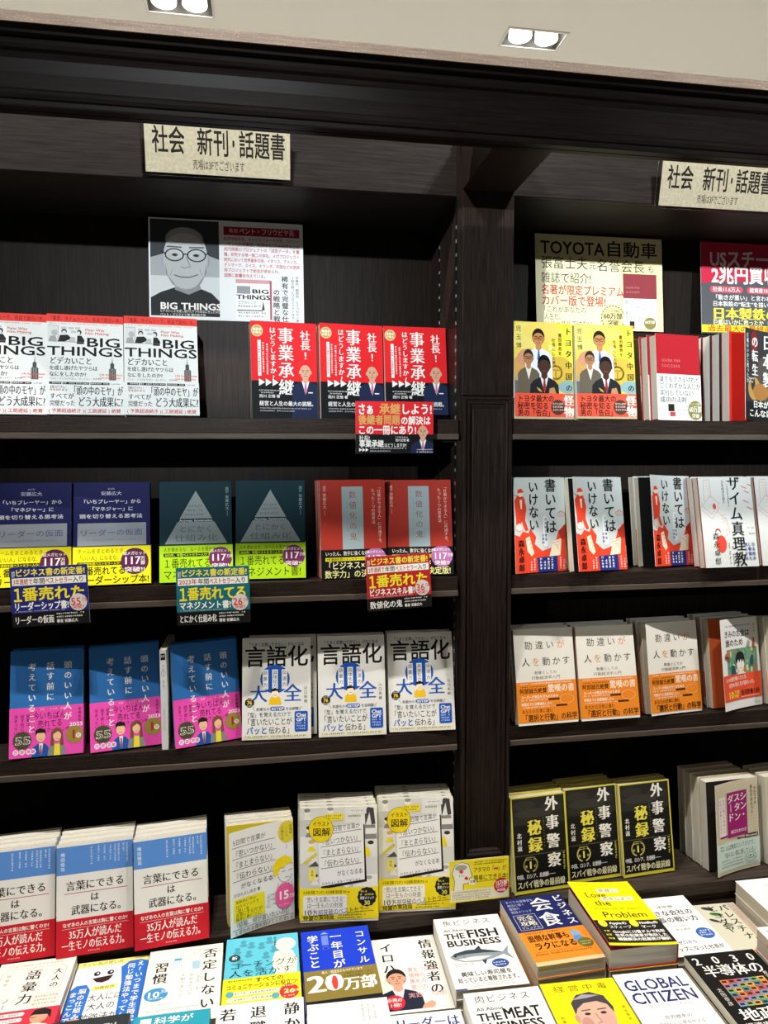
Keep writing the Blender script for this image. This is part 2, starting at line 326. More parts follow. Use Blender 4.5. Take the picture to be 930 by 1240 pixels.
# brick red cover with pale blue label, black band
a, o = design('red', 127, 186, '#b23a2f', (131, 186, '#191718'), spine='#9c2f27')
a.r(42, 12, 41, 119, '#a3b6bb'); a.v(63, 20, 15, '数値化の鬼', '#a8584f', '', 1.32); a.v(52, 40, 4.5, 'Quantification', '#7f8f94', '', .9); a.v(73, 96, 4, 'Devil', '#7f8f94', '', .9)
a.v(115, 10, 7.6, '「仕事ができる人」に共通する、', '#f0d2ca', '', 1.02); a.v(103, 16, 7.6, 'たった1つの思考法', '#f0d2ca', '', 1.0)
a.v(9, 10, 6, '識学', '#e8c2ba', '', 1.0); a.v(9, 24, 7.2, '安藤広大', '#f0d2ca', '', 1.05); a.l([(9, 56), (9, 66)], .6, '#e8c2ba')
o.t(8, 134, 9, 'いったん、数字に強くなれ。', '#e6e2da', 'm', 90); o.r(8, 146, 80, 6.6, '#ece42c'); o.t(10, 146.5, 5.6, '2年連続年間ベストセラー入り', K, 'b', 76)
o.t(6, 153.5, 15.5, '「ビジネス×', '#f0efc0', 'b', 78); o.t(6, 169.5, 15.5, '数字力」の決定版!', '#eef0a0', 'b', 116)
o.e(105, 150, 21, 21, '#b873b0'); o.t(105, 134, 6, '超メガヒット', WH, 'b', 34, al='c'); o.t(88, 140, 18, '117', WH, 'm', 27); o.t(116, 144, 7, '万部', WH, 'b', 11); o.t(105, 158, 9, '突破!!', WH, 'b', 30, al='c')

# blue cover with white columns, pink band
def couple(o, dy=0):
    o.p([(38, 188), (41, 171), (50, 165), (62, 166), (69, 174), (70, 188)], '#2456a8'); o.p([(51, 165), (58, 165), (56, 184), (53, 184)], '#f2efe8'); o.p([(53.4, 168), (55.6, 168), (56.2, 182), (54.4, 186), (52.6, 182)], '#b4364a')
    o.e(54, 153, 8, 9.5, '#f2c39c'); o.p([(45, 152), (45, 142), (53, 138), (62, 142), (63, 152), (60, 147), (48, 147)], '#26201d'); o.l([(51, 158), (57, 158)], .8, '#b0605a')
    o.p([(66, 188), (68, 173), (77, 167), (88, 167), (97, 174), (98, 188)], '#8d8a86'); o.p([(78, 168), (87, 168), (88, 188), (77, 188)], '#f1e23c')
    o.p([(71, 171), (72, 146), (82, 139), (92, 146), (94, 171), (88, 171), (88, 150), (77, 150), (77, 171)], '#7e5136'); o.e(82.5, 154, 7, 9, '#f2c39c'); o.p([(74, 152), (76, 143), (90, 143), (91, 152), (84, 146)], '#7e5136'); o.l([(80, 159), (86, 159)], .8, '#b0605a')
a, o = design('blu', 128, 188, '#3272b9', (101, 188, '#ef52b6'), spine='#2f6bb0')
D['blu']['pw'] = .1225
TI = (('頭のいい人が', 101), ('話す前に', 70), ('考えていること', 38))
for s_, x in TI:
    for q in (a, o): q.v(x, 22, 14.5, s_, WH, 'm', 1.26)
o.g(52, 104, 52, 4.4, '#f8b9e2'); o.t(40, 109.5, 14.5, '今いちばん', '#2d1020', '', 58); o.t(48, 124, 14, '売れてる', '#2d1020', '', 44); o.t(38, 138, 8.4, 'コミュニケーション本', '#5b1f44', '', 66)
for x, s_ in ((32, '結果は'), (22, '話す前に'), (11, '決まっている')): o.v(x, 112, 7, s_, '#3a1229', '', 1.05)
o.v(122, 106, 6, '安達裕哉', '#3a1229', '', 1.1)
couple(o)
o.star(22, 158, 15, 17, 22, '#4d4a35'); o.t(9, 148, 19, '55', '#fbf3ea', 'B', 28); o.t(9.5, 148.5, 18.5, '55', '#4d4a35', '', 27)
for x, s_ in ((11, '万'), (22, '部'), (33, '突'), (41, '破')): o.e(x, 178, 5, 5, '#fbe3f2'); o.t(x, 174.5, 6.5, s_, '#c03c8c', 'b', al='c')
o.star(113, 154, 14.5, 16.5, 20, '#9c8a3e'); o.t(106, 142, 22, '1', '#b02a35', 'M'); o.e(120, 156, 4.5, 4.5, WH); o.t(120, 152.8, 6, '位', '#b02a35', 'b', al='c'); o.t(104, 131, 9, '2023', '#fbe3f2', 'B', 24)

# white cover, black heading, blue disc
B1 = '#2058b8'
a, _ = design('gen', 130, 190, '#e9e9e5', spine='#dcdcd6')
a.t(64, 8.5, 7.6, '「うまく言葉にできない」がなくなる', '#3b5f9e', 'b', 108, al='c'); a.t(4, 14, 42, '言語化', K, 'b', 122)
a.e(62, 78, 28, 27, B1)
for x, s_ in ((80, '伝達力'), (62, '具体化力'), (44, '語彙力')): a.r(x-5.4, 60, 10.8, 37, '#f3f3f0'); a.v(x, 61.5, 8.2, s_, '#28467e', '', h=34)
a.t(14, 88, 34, '大', B1, 'm'); a.t(78, 87, 35, '全', B1, 'm')
a.p([(50, 126), (52, 113), (56, 110), (68, 110), (72, 114), (74, 126)], '#f3c623'); a.e(62, 105, 7.5, 8, '#fbeedd'); a.p([(54, 105), (55, 97), (62, 94.5), (70, 98), (70, 105), (66, 100), (58, 101)], '#262220'); a.l([(59, 108.5), (65, 108.5)], .7, '#b0604a'); a.l([(53, 113), (57, 102)], 2, '#fbeedd')
a.star(14, 121, 8.4, 9.2, 14, '#222222'); a.t(14, 116, 9.5, '76', '#f2d23a', 'B', al='c'); a.g(8, 113.8, 12, 2.6, WH); a.g(8, 126, 12, 2.6, WH)
a.v(120, 92, 6.5, '山口拓朗', '#3c3c3c', '', 1.3)
a.t(26, 130.5, 6.4, '言語化の', '#38455c', '', 26); a.r(53, 129.5, 27, 7.6, B1, 3.6); a.t(66.5, 130, 6.6, '3STEP', WH, 'B', 24, al='c'); a.t(82, 130.5, 6.4, 'を全網羅!', '#38455c', '', 26); a.l([(20, 130), (24, 137)], .6, '#444444'); a.l([(112, 130), (108, 137)], .6, '#444444')
a.t(6, 139, 9.6, '「型」を覚えるだけで', '#2c3c5a', '', 86); a.t(4, 149.5, 15, '「言いたいことが', K, '', 90); a.t(8, 165, 15.5, 'パッと', B1, 'b', 40); a.t(50, 166, 14.5, '伝わる」', K, '', 46)
a.r(99, 139, 25, 38, B1, 3); a.t(111.5, 141, 9.5, 'Chat', WH, 'B', 19, al='c'); a.t(111.5, 149.5, 9.5, 'GPT', WH, 'B', 19, al='c')
for y in (160, 165, 170): a.g(102, y, 19, 3.6, '#dfe8f8')
a.r(4, 181.5, 122, 6, '#ece6c2'); a.g(6, 182.6, 116, 4, '#66675a')

# white cover, blue top, red band
a, o = design('kot', 127, 188, '#efede7', (127, 188, '#cd2230'), spine='#e5e3dc', back='#e5e3dc')
a.r(0, 5, 127, 47, '#5c90d8')
for x, hh in ((118, 34), (112, 16), (104, 32), (98, 32), (90, 30), (80, 26), (70, 26), (58, 30)): a.g(x-2, 9, hh, 3.8, '#dfe9f8', True)
a.v(10, 14, 7.4, '梅田悟司', '#dfe9f8', 'b', 1.1)
a.t(15, 63, 17, '言葉にできる', '#332f2c', 'm', 98); a.l([(13, 84), (117, 84)], 1, '#b23a44'); a.t(63, 86, 15, 'は', '#332f2c', 'm', al='c'); a.t(24, 104, 17, '武器になる。', '#332f2c', 'm', 92)
o.t(10, 131.5, 8, 'なぜあの人の言葉は胸に響くのか?', WH, 'b', 108); o.l([(9, 142), (119, 142)], .6, '#f2c9c6')
o.t(20, 143.5, 17, '35万人が読んだ', WH, 'm', 88); o.t(9, 161.5, 17, '一生モノの伝える力。', WH, 'm', 110); o.g(52, 181, 20, 2.8, '#f2c9c6')

# white cover swung open over a yellow leaf
def lines(a, x, y, d, W, sz, wt=.9, tilt=0):
    for i, s_ in enumerate(('5日間で言葉が', '『思いつかない』', '『まとまらない』', '『伝わらない』', 'がなくなる本')):
        z = sz*(.9 if i in (0, 4) else 1.08)
        a.t(x + (14 if i == 4 else 0), y + i*d, z, s_, K, '', W*(.78 if i in (0, 4) else 1.0) , dy=tilt)
        if i < 4: a.l([(x-1, y + i*d + sz*1.22), (x + W, y + i*d + sz*1.22 + tilt)], wt, K)
a, _ = design('curl', 124, 190, '#efedea', spine='#d9c92a', leaf='#d8c62c', back='#e6e3d8')
lines(a, 7, 14, 20.5, 82, 12.5)
a.e(112, 22, 17, 21, '#e2cf3a'); a.v(119, 9, 6, '修羅場', '#6a6018', '', 1.05); a.v(111, 13, 6, 'くぐり', '#6a6018', '', 1.05); a.v(103, 11, 6, 'が教える', '#6a6018', '', 1.05); a.l([(111, 46), (111, 54)], .6, '#555555')
a.p([(85, 102), (84, 82), (92, 70), (108, 66), (119, 72), (122, 84), (116, 82), (108, 84), (104, 90), (97, 88), (94, 100)], '#f2d81d')
a.ring(107, 97, 14, 19, .7, '#555555', 20, 160); a.l([(101, 96), (108, 95)], .9, K); a.l([(114, 95), (120, 94)], .9, K); a.l([(107, 107), (115, 107)], .7, K); a.l([(94, 116), (90, 134)], .7, '#555555'); a.l([(119, 116), (123, 134)], .7, '#555555'); a.l([(100, 118), (106, 128), (114, 118)], .8, K)
a.t(7, 112, 7, 'ひきたよしあき 著', '#333333', '', 52)
a.r(7, 124, 60, 40, '#f2df1d')
for y, s_, ww, z in ((126, '鬼教授に学ぶ', 40, 6), (133, '25のメソッドで', 46, 8), (141, '“思いを', 28, 8), (148, '言葉にする力”が', 52, 8), (156, '確実に身につく!', 50, 7.4)): a.t(10, y, z, s_, '#3a3510', '', ww)
for y in (132, 141, 150): a.r(73, y, 4, 4, '#efedea'); a.ring(75, y+2, 2.4, 2.4, .5, '#555555', n=8); a.g(79, y, 12, 4, '#444444')
a.e(106, 141, 19, 24, '#ee5f9a'); a.t(92, 128, 22, '15', WH, 'B', 22); a.t(114, 139, 8, '万部', WH, 'b', 12); a.g(94, 156, 22, 3, '#fbd3e2')
a.t(6, 165, 11, '『結局、何が言いたいの?』', '#222222', '', 112); a.l([(4, 178), (122, 178)], .8, K); a.t(7, 179, 8.6, 'と言われる僕を助けてください!', '#222222', '', 112)

# comic grey cover, tilted white panel, yellow band
a, o = design('zuk', 147, 210, '#d9d8d2', (148, 206, '#f2dc1f'), spine='#d8c82a')
rr = random.Random(5)
for x, y, ww, hh in ((0, 0, 40, 22), (40, 0, 45, 14), (85, 0, 26, 30), (111, 0, 36, 50), (0, 22, 30, 30), (0, 52, 34, 50), (0, 102, 36, 46), (118, 50, 29, 44), (112, 94, 35, 30), (100, 124, 47, 24), (36, 120, 64, 28)):
    a.r(x+.6, y+.6, ww-1.2, hh-1.2, rr.choice(['#e9e8e2', '#cfcec8', '#deddd6', '#f0efe9']))
for x, y, c in ((18, 40, '#3a3838'), (22, 66, '#d9b56a'), (14, 8, '#8c8a86'), (58, 6, '#9a9892'), (28, 128, '#3a3838'), (134, 70, '#3a3838'), (70, 140, '#3a3838'), (130, 134, '#b0aea8'), (88, 142, '#9a9892')):
    a.e(x, y, 6, 6.5, '#f4efe4'); a.e(x, y-3.2, 6, 3.6, c); a.p([(x-8, y+14), (x-4, y+6), (x+4, y+6), (x+8, y+14)], rr.choice(['#eeeae0', '#8f8d88', '#f2dc1f']))
a.p([(6, 100), (30, 82), (33, 87), (10, 104)], '#dcc84a'); a.p([(16, 108), (30, 98), (36, 108)], '#55524e'); a.r(16, 112, 14, 22, '#ece06a', 1.5); a.v(23, 114, 6, '本音', '#6a6320', '', 1.0)
a.p([(124, 36), (123, 8), (129, 1), (140, 3), (143, 32), (136, 34), (132, 10)], '#4a4848'); a.p([(118, 60), (122, 34), (142, 34), (146, 60)], '#8d8b88'); a.r(124, 40, 20, 11, '#f1efe8', 1, -20); a.p([(118, 92), (121, 76), (129, 74), (134, 92)], '#f0d81f'); a.r(46, 12, 36, 13, '#f0dc3c', 0, -3); a.g(50, 14, 28, 3.6, '#5c551c'); a.g(50, 19, 26, 3.6, '#5c551c')
a.r(92, 4, 34, 9, '#eeedea'); a.g(94, 6, 28, 3, '#777777'); a.g(92, 15, 30, 4, '#8c8440')
a.p([(36, 44), (122, 32), (126, 138), (40, 150)], '#1d1c1b'); a.p([(34, 42), (120, 28), (122, 134), (37, 145)], '#f1f0ec')
for i, s_ in enumerate(('5日間で言葉が', '『思いつかない』', '『まとまらない』', '『伝わらない』', 'がなくなる本')):
    y = (38, 57, 77, 97, 116)[i]; z = 11 if i in (0, 4) else 13.5
    a.t((58, 38, 39, 40, 70)[i], y - (4 if i == 0 else 0), z, s_, K, '', (56, 76, 77, 77, 48)[i], dy=-(6, 8, 8, 8, 4)[i])
    if i < 4: a.l([(40, y+z*1.15), (116, y+z*1.15-9)], 1, K)
a.t(41, 137, 6.8, 'ひきたよしあき・ウギリオル', '#333333', '', 74, dy=-7)
a.e(40, 40, 23, 24, '#efd41e'); a.ring(40, 40, 23, 24, .8, '#6b6217'); a.t(41, 25, 9.5, 'イラスト', '#3b3712', 'b', 34, al='c'); a.t(41, 37, 16, '図解', '#2c290d', 'b', 34, al='c')
o.t(6, 152, 6.4, '☆企画 営業 プレゼン ☆企画書 報告書 SNS etc', '#6f6616', 'b', 88)
o.r(6, 161, 82, 36, '#f3f0e6', 4); o.t(10, 163, 10, '“思いを言葉にできる”', '#4a4632', '', 74); o.t(13, 174, 9.6, 'は一生ものの財産', '#4a4632', '', 68); o.t(13, 185, 7.6, 'になる。', '#4a4632', '', 22)
for y, x2 in ((173, 84), (184, 78), (193, 32)): o.l([(12, y), (x2, y)], .7, '#d9c52a')
o.star(126, 166, 17, 18.5, 12, '#222120'); o.g(114, 154, 24, 4.4, '#e9e25a'); o.g(113, 160, 26, 4.4, '#e9e25a'); o.t(126, 165, 6, '演習メソッド', WH, 'b', 27, al='c'); o.t(126, 171, 11, '30', '#e9e25a', 'B', al='c')
o.t(6, 184.5, 14, '10', '#2c290d', '', 16); o.t(24, 187, 11.5, '万部突破のベストセラー', '#2c290d', '', 106, dy=-6); o.l([(4, 199), (138, 191)], .8, K); o.t(6, 197, 9, '待望の実践版', '#2c290d', 'b', 58, dy=-1); o.g(68, 196, 56, 4, '#4a4632'); o.g(70, 201, 48, 3.6, '#4a4632')

# grey and red-orange cover with brush title, red man
a, _ = design('kai', 122, 188, '#cfd6d4', spine='#d9cfb6', back='#d9cfb6', leaf='#151515')
RO = '#e8482e'
a.p([(0, 112), (12, 116), (20, 106), (34, 110), (38, 100), (52, 118), (48, 132), (66, 146), (88, 140), (98, 128), (104, 112), (118, 96), (126, 92), (126, 188), (0, 188)], RO)
a.p([(4, 82), (1, 46), (10, 34), (24, 38), (30, 60), (26, 84), (34, 104), (26, 106), (18, 86), (12, 104), (4, 104)], RO); a.e(16, 32, 6.5, 6.5, '#f0ddcf'); a.p([(9, 31), (10, 24), (18, 22), (24, 28), (22, 30)], RO); a.p([(14, 44), (20, 44), (19, 62), (16, 62)], '#efe7de'); a.e(12, 98, 9, 8, '#e4ddd4'); a.ring(12, 98, 9, 8, .8, RO)
a.l([(0, 34), (28, 46)], 1.4, RO); a.ring(112, 74, 9, 4.5, .9, RO); a.ring(112, 71, 4, 3.5, .8, RO)
a.p([(26, 120), (36, 116), (46, 150), (40, 156), (30, 146)], '#eee2c8'); a.p([(92, 128), (112, 122), (108, 156), (82, 158)], '#eee2c8'); a.p([(104, 108), (126, 92), (126, 120), (112, 126)], '#b93623')
for k in range(3): a.l([(90+k*5, 132+k*3), (106-k, 128+k*8)], .8, RO); a.l([(30+k*4, 124+k*8), (40+k, 122+k*8)], .8, RO)
a.r(68, 76, 12, 62, '#e6ebea', 6); a.v(75.5, 80, 6.4, '日本経済墜落', '#27357e', 'b', 1.25); a.v(68.5, 112, 6, 'の真相', '#27357e', 'b', 1.2)
a.v(88, 2, 28, '書いては', K, 'b', .98); a.v(47, 6, 25, 'いけない', K, 'b', 1.0)
a.v(15, 122, 15, '森永卓郎', '#2a1512', 'b', 1.06)
a.r(54, 158, 47, 30, '#25307f', 0, -2)
for x in (59, 68, 77, 86): a.g(x, 160, 26, 6, WH, True)
for x in (36, 44, 106, 114): a.g(x, 160, 26, 5, '#fbe3da', True)
a.g(121, 140, 44, 3.4, '#fbe3da', True)

# pale grey cover with long black column title
a, _ = design('zaim', 127, 188, '#d2d6d4', spine='#a3212a', back='#a3212a', leaf='#a3212a')
for pts in (((4, 62), (24, 40), (46, 56), (26, 78), (4, 62)), ((4, 70), (26, 88), (46, 64)), ((10, 52), (12, 8), (26, 6), (28, 44)), ((40, 74), (60, 90), (64, 118), (54, 124))): a.l(list(pts), .9, '#d98a80')
for k in range(6): a.l([(14+k*2.5, 12+k*6), (24, 14+k*6)], .6, '#d98a80'); a.l([(44+k*3, 82+k*6), (60-k, 80+k*6)], .8, '#d5a59c')
a.e(33, 62, 4, 6, '#d9493c'); a.e(36, 114, 6.5, 6, '#b8443a'); a.e(36, 118, 5, 6, '#eee3da'); a.e(42, 140, 12, 18, '#d9493c')
for (x, y) in ((102, 20), (108, 30), (104, 50), (112, 64), (118, 16)): a.l([(x, y), (x+12, y+5)], 1.6, '#cf5850')
a.v(57, 8, 7, '日本経済を蝕む', '#4a4a4a', '', 1.0); a.g(66, 8, 58, 4, '#6a6a6a', True)
a.v(84, -2, 32, 'ザイム真理教', K, 'm', .985, sx=.95); a.v(30, 116, 15.5, '森永卓郎', '#222222', '', 1.1); a.g(58, 138, 44, 4, '#555555', True); a.g(66, 144, 40, 4, '#555555', True)
for x, s_ in ((117, '日本経済'), (108, 'に警鐘を'), (99, '鳴らす本')): a.v(x, 138, 8, s_, '#3a4a94', 'b', 1.2)
a.g(106, 106, 16, 3.5, '#555555'); a.g(110, 118, 14, 3.5, '#555555')

# cream cover, orange band
OR = '#ee8a27'
a, o = design('kan', 128, 189, '#edeae1', (105, 184, OR), spine='#b5651d', back='#ddd8cc')
for x, s_, c in ((22, '勘', K), (45, '違', K), (68, 'い', K), (92, 'が', '#e0803a')): a.t(x, 24, 18, s_, c, '')
for x, s_, c in ((14, '人', K), (36, 'を', '#e0903a'), (58, '動', K), (80, 'か', K), (101, 'す', K)): a.t(x, 57, 18, s_, c, '')
a.t(64, 84, 7.4, '教養としての', '#77736b', '', 48, al='c'); a.t(64, 94, 7.4, '行動経済学入門', '#77736b', '', 62, al='c')
o.g(8, 107, 112, 3.6, '#fde8cf'); o.g(8, 113, 60, 3.4, '#5a3410'); o.t(6, 117, 11, '阿部誠氏絶賛', '#3a210a', 'b', 58); o.t(66, 111, 17, '驚嘆の書', '#fdf1df', 'm', 58)
o.t(8, 131, 7, 'スーパーが商品を守りのための', '#fdf1df', 'b', 80); o.g(8, 139, 62, 3.4, '#fde8cf'); o.r(66, 139, 24, 3.8, '#4a2c10'); o.t(8, 145, 6.6, '時間までに目標達成したい', '#fdf1df', 'b', 66); o.g(10, 153, 70, 3.4, '#fde8cf'); o.r(82, 152, 24, 3.8, '#4a2c10'); o.ring(106, 142, 15, 9, .6, '#fbd9ae')
o.t(8, 158, 8.4, 'あなたの日常に潜む', '#43260b', '', 66); o.t(8, 168, 14.5, '「選択と行動」の科学', '#35200c', 'b', 118)

# white cover with a green picture, orange-red band
a, o = design('kimi', 124, 189, '#eff0ee', (117, 171, '#ea5636'), spine='#d5d2ca', back='#e5e3dd', leaf='#b4532c')
a.g(14, 14, 92, 4, '#666666'); a.t(13, 24, 16, 'きみのお金は', K, 'b', 86); a.t(16, 43, 16, '誰のため', K, 'b', 62); a.v(114, 14, 5.5, '田内学', '#444444', '', 1.3)
a.r(18, 64, 100, 54, '#6f9f80'); rr = random.Random(3)
for k in range(26): a.e(rr.uniform(24, 112), rr.uniform(68, 112), rr.uniform(2, 6), rr.uniform(3, 7), rr.choice(['#d9c56c', '#c87a54', '#8fb38b', '#e3d6a0', '#4f8a78']), n=9)
a.e(18, 78, 9, 8, '#c66a4c'); a.r(11, 78, 14, 5, '#5a4238', 0, 15); a.p([(30, 116), (34, 96), (44, 100), (46, 116)], '#2d5270'); a.p([(94, 96), (98, 80), (106, 82), (104, 100), (98, 104)], '#2d5270'); a.p([(86, 62), (92, 48), (98, 52), (96, 64)], '#9aa49c'); a.p([(104, 64), (108, 44), (112, 46), (112, 66)], '#c05a50')
a.p([(50, 118), (56, 112), (72, 112), (80, 118)], '#e9ece6'); a.r(59, 106, 9, 9, '#f3ece3'); a.e(63, 94, 13, 18, '#f5efe7'); a.p([(49, 98), (48, 82), (54, 73), (64, 70), (74, 74), (78, 86), (76, 98), (73, 88), (68, 94), (65, 86), (60, 94), (56, 86), (53, 92)], '#20242a'); a.e(63, 105, 1.8, 1.2, '#c0726a')
o.t(9, 122, 10, '3つの謎を解いたとき、', '#fbe9de', 'b', 78, dy=-3); o.t(18, 134, 10, '世界の見え方が変わった。', '#fbe9de', 'b', 92, dy=-3)
o.t(14, 148, 20, '10', '#f6dc3c', 'B', 20); o.t(36, 150, 9, '万部', '#f6dc3c', 'b', 18); o.t(36, 159, 7, '突破!', '#f6dc3c', 'b', 16); o.t(60, 151, 12, '経済教養小説', '#5a1a10', 'b', 58); o.l([(60, 166), (116, 166)], .8, '#fbe9de')
a.g(104, 180, 14, 3, '#555555')

# black cover with yellow frame
YE = '#d9cf45'
a, o = design('gai', 124, 188, YE, (114, 181, '#131211'), spine='#7d7a55', back=YE)
D['gai']['pw'] = .1195
a.r(3, 3, 118, 111, '#2b2a28')
for cx, cy, rx, ry, c in ((30, 18, 26, 9, '#35342f'), (92, 26, 26, 10, '#32312d'), (52, 34, 44, 9, '#3b3934'), (24, 48, 20, 7, '#302f2b'), (98, 50, 22, 6, '#2f2e2a')): a.e(cx, cy, rx, ry, c)
a.r(3, 56, 118, 58, '#1b1a19'); a.v(92, 4, 30, '外事警', WH, 'M', 1.22); a.v(51, 46, 32, '秘録', '#e9de55', 'M', 1.06)
a.v(16, 70, 11, '北村滋', WH, 'm', 1.12)
for k in range(10): a.e(72, 46+k*6, .7, .7, '#c9c050', n=6)
o.r(0, 114, 3, 67, YE); o.r(121, 114, 3, 67, YE); o.l([(3, 114.5), (121, 114.5)], .5, '#8a8668')
o.v(92, 114, 30, '察', WH, 'M'); o.g(112, 116, 34, 5, '#e9de55', True)
for sg in (-1, 1): o.ring(38, 133, 15, 14, 3, '#cfc36a', 90-sg*20 if sg > 0 else 110, 90-sg*140 if sg > 0 else 230, 10)
o.t(38, 123, 20, '1', '#efe678', 'M', al='c'); o.t(28, 133, 6, '第', '#efe678', '', al='c'); o.t(48, 133, 6, '位', '#efe678', '', al='c')
for y in (120, 124): o.g(28, y-2, 20, 2.6, '#efe678')
o.t(6, 150, 10, '中国、ロシア、北朝鮮――', WH, 'm', 86); o.t(6, 163, 15.5, 'スパイ戦争の最前線', '#f1ecc0', 'm', 108)

# newsprint beige cover with magenta block, mint band
MG = '#a02470'
a, o = design('shin', 124, 187, '#d8ceb3', (124, 180, '#cfe2d8'), spine='#cfc3a4', back='#cfc3a4', leaf='#2a2622', pages=PAGESG)
for k in range(18): a.g(4, 8+k*6.4, 116, 3, '#cbbf9f', seed=k)
a.r(35, 22, 58, 93, MG); a.r(12, 108, 60, 4, MG)
for x, y, s_ in ((83, 25, 'シン・'), (65, 25, 'スタン'), (46, 26, 'ダード')): a.v(x, y, 19, s_, WH, 'm', 1.0 if s_ != 'スタン' else 1.05)
a.t(44, 100, 8, '谷口たかひさ', WH, 'b', 46)
for x in (14, 24): a.r(x-5, 28, 10, 80, '#efe6e0'); a.v(x, 32, 6, ('日本の常識くつがえす', '世界が驚いた真実とは')[x > 20], MG, '', 1.18)
a.v(106, 14, 8, 'あたりまえって', '#3a342c', 'm', 1.12); a.v(116, 18, 7, 'なんですか', '#3a342c', 'm', 1.1); a.t(62, 116, 6.5, 'Beyond', K, 'B', 24); a.r(84, 115, 36, 8, '#2c2a26', 0, 0); a.t(102, 115, 7, 'Binomal', '#d8ceb3', 'B', 32, al='c')
o.t(26, 128, 12, '人は無知というだけで、', '#2c3a34', '', 90); o.t(18, 143, 12, '「知らない間に損している」', '#2c3a34', '', 98)
for y in (158, 164, 170): o.g(12, y, 66, 3.6, '#56645c')
o.ring(98, 164, 16, 9, .8, '#3c4a42'); o.t(98, 158.5, 10, '11万人', '#26342c', 'b', 26, al='c'); o.g(84, 175, 32, 3, '#56645c'); o.g(10, 128, 12, 4, '#56645c'); o.g(10, 134, 12, 4, '#56645c')

# ---- books lying on the table
def biz(key, l1, l2, fish):
    a, _ = design(key, 126, 184, '#f4f3ee', spine='#eceae2', back='#eceae2', left_spine=True)
    a.t(14, 7, 17, l1, '#2c2a28', '', 92, sp=2); a.g(14, 26, 100, 2.4, '#b9b7b0')
    a.t(12, 31, 9.5, 'All About', '#3b3937', 'b', 44); a.t(10, 41, 21, 'THE', K, 'B', 38); a.t(52, 33, 30, l2, K, 'B', 60); a.t(10, 60, 22, 'BUSINESS', K, 'B', 100)
    if fish:
        a.p([(8, 106), (18, 97), (40, 91), (66, 91), (88, 98), (104, 103), (118, 88), (113, 106), (120, 124), (104, 109), (84, 117), (56, 122), (30, 120), (14, 113)], '#8f9ba0')
        a.p([(10, 105), (20, 97), (42, 91), (66, 91), (90, 98), (104, 104), (70, 101), (40, 101)], '#3a4650'); a.p([(20, 112), (50, 108), (84, 110), (58, 119), (32, 118)], '#d8dde0')
        a.p([(56, 91), (66, 82), (68, 91)], '#2f3a44'); a.p([(62, 120), (66, 130), (72, 118)], '#2f3a44'); a.e(18, 105, 2.2, 2.2, '#1a1d20'); a.l([(32, 98), (34, 112)], .7, '#4a565e')
        a.e(92, 130, 15, 11, '#2a4f9c'); a.g(80, 126, 24, 4.4, WH); a.g(82, 132, 20, 4, WH)
        a.t(12, 122, 6, 'ながさき一生', '#3b3937', '', 34); a.g(12, 129, 30, 2.6, '#777777')
        a.t(17, 143, 12.5, '美味しい寿司屋を', K, 'b', 90); a.t(9, 157, 12.5, '知っていると尊敬されます。', K, 'b', 110)
        for y in (172, 177): a.g(24, y, 78, 2.6, '#8a8882')
        a.r(0, 181, 20, 3, '#2a4f9c')
biz('fish', '魚ビジネス', 'FISH', True); biz('meat', '肉ビジネス', 'MEAT', False)
a, o = design('kaishoku', 124, 183, '#1f265f', (98, 174, '#f08d2c'), spine='#e9e4d2', back='#f08d2c', left_spine=False)
a.v(112, 4, 20, 'ビジネス', WH, 'm', 1.12); a.v(74, 4, 42, '会食', WH, 'm', 1.06)
for y, s_ in ((6, 'すべての食事会を'), (16, '成功に導く'), (26, '最強の'), (36, '実践メソッド')): a.t(8, y, 8, s_, '#b9bedf', '', len(s_)*7)
a.l([(8, 50), (50, 50), (50, 92), (8, 92), (8, 50)], .8, '#cfd2ea'); a.t(29, 52, 15, '完全', '#e6e3c8', 'm', 32, al='c'); a.t(29, 67, 15, '攻略', '#e6e3c8', 'm', 32, al='c'); a.t(29, 83, 7, 'マニュアル', '#e6e3c8', '', 36, al='c')
o.g(10, 101, 70, 4.6, '#3a2208'); o.t(10, 108, 18, '面倒な幹事も', '#24160a', 'B', 78); o.t(14, 128, 19, 'ラクになる!', '#24160a', 'B', 84)
o.e(100, 116, 8, 9, '#7fa8d0'); o.p([(90, 136), (94, 122), (108, 122), (112, 136)], '#5d8fc4'); o.e(108, 142, 14, 12, '#6b6a2c'); o.g(98, 138, 20, 3.6, '#d8d090'); o.g(99, 144, 18, 3.6, '#d8d090')
o.l([(8, 152), (116, 152)], .6, '#5a3410'); o.g(8, 156, 104, 4, '#5a3410'); a.r(0, 174, 124, 9, '#f2c694')
a, o = design('love', 126, 184, '#f6e50e', (118, 178, '#232220'), spine='#8d1f22', back='#8d1f22', leaf='#8d1f22', hard=True, pages=PAGESG)
a.g(8, 8, 34, 4, '#b9a90c'); a.r(48, 22, 44, 12, '#f2eed8', 2); a.t(52, 23, 10, '問題に', '#4a4620', '', 36, sp=2); a.r(44, 48, 66, 12, '#f2eed8', 2); a.t(48, 49, 10, '恋をしよう', '#4a4620', '', 58)
a.t(18, 30, 22, 'Love', K, '', 42); a.t(26, 55, 22, 'the', K, '', 32); a.g(18, 82, 96, 5, '#b9a90c'); a.t(26, 89, 23, 'Problem', K, '', 86)
for x in (10, 70): o.e(x+4, 126, 8, 10, '#efe03c')
o.t(26, 121, 9, 'Appleの', WH, 'B', 34); o.t(84, 121, 9, 'Netflixの', WH, 'B', 36); o.t(22, 132, 9, 'スティーブ', WH, 'b', 42); o.t(82, 132, 9, 'マーク', WH, 'b', 30)
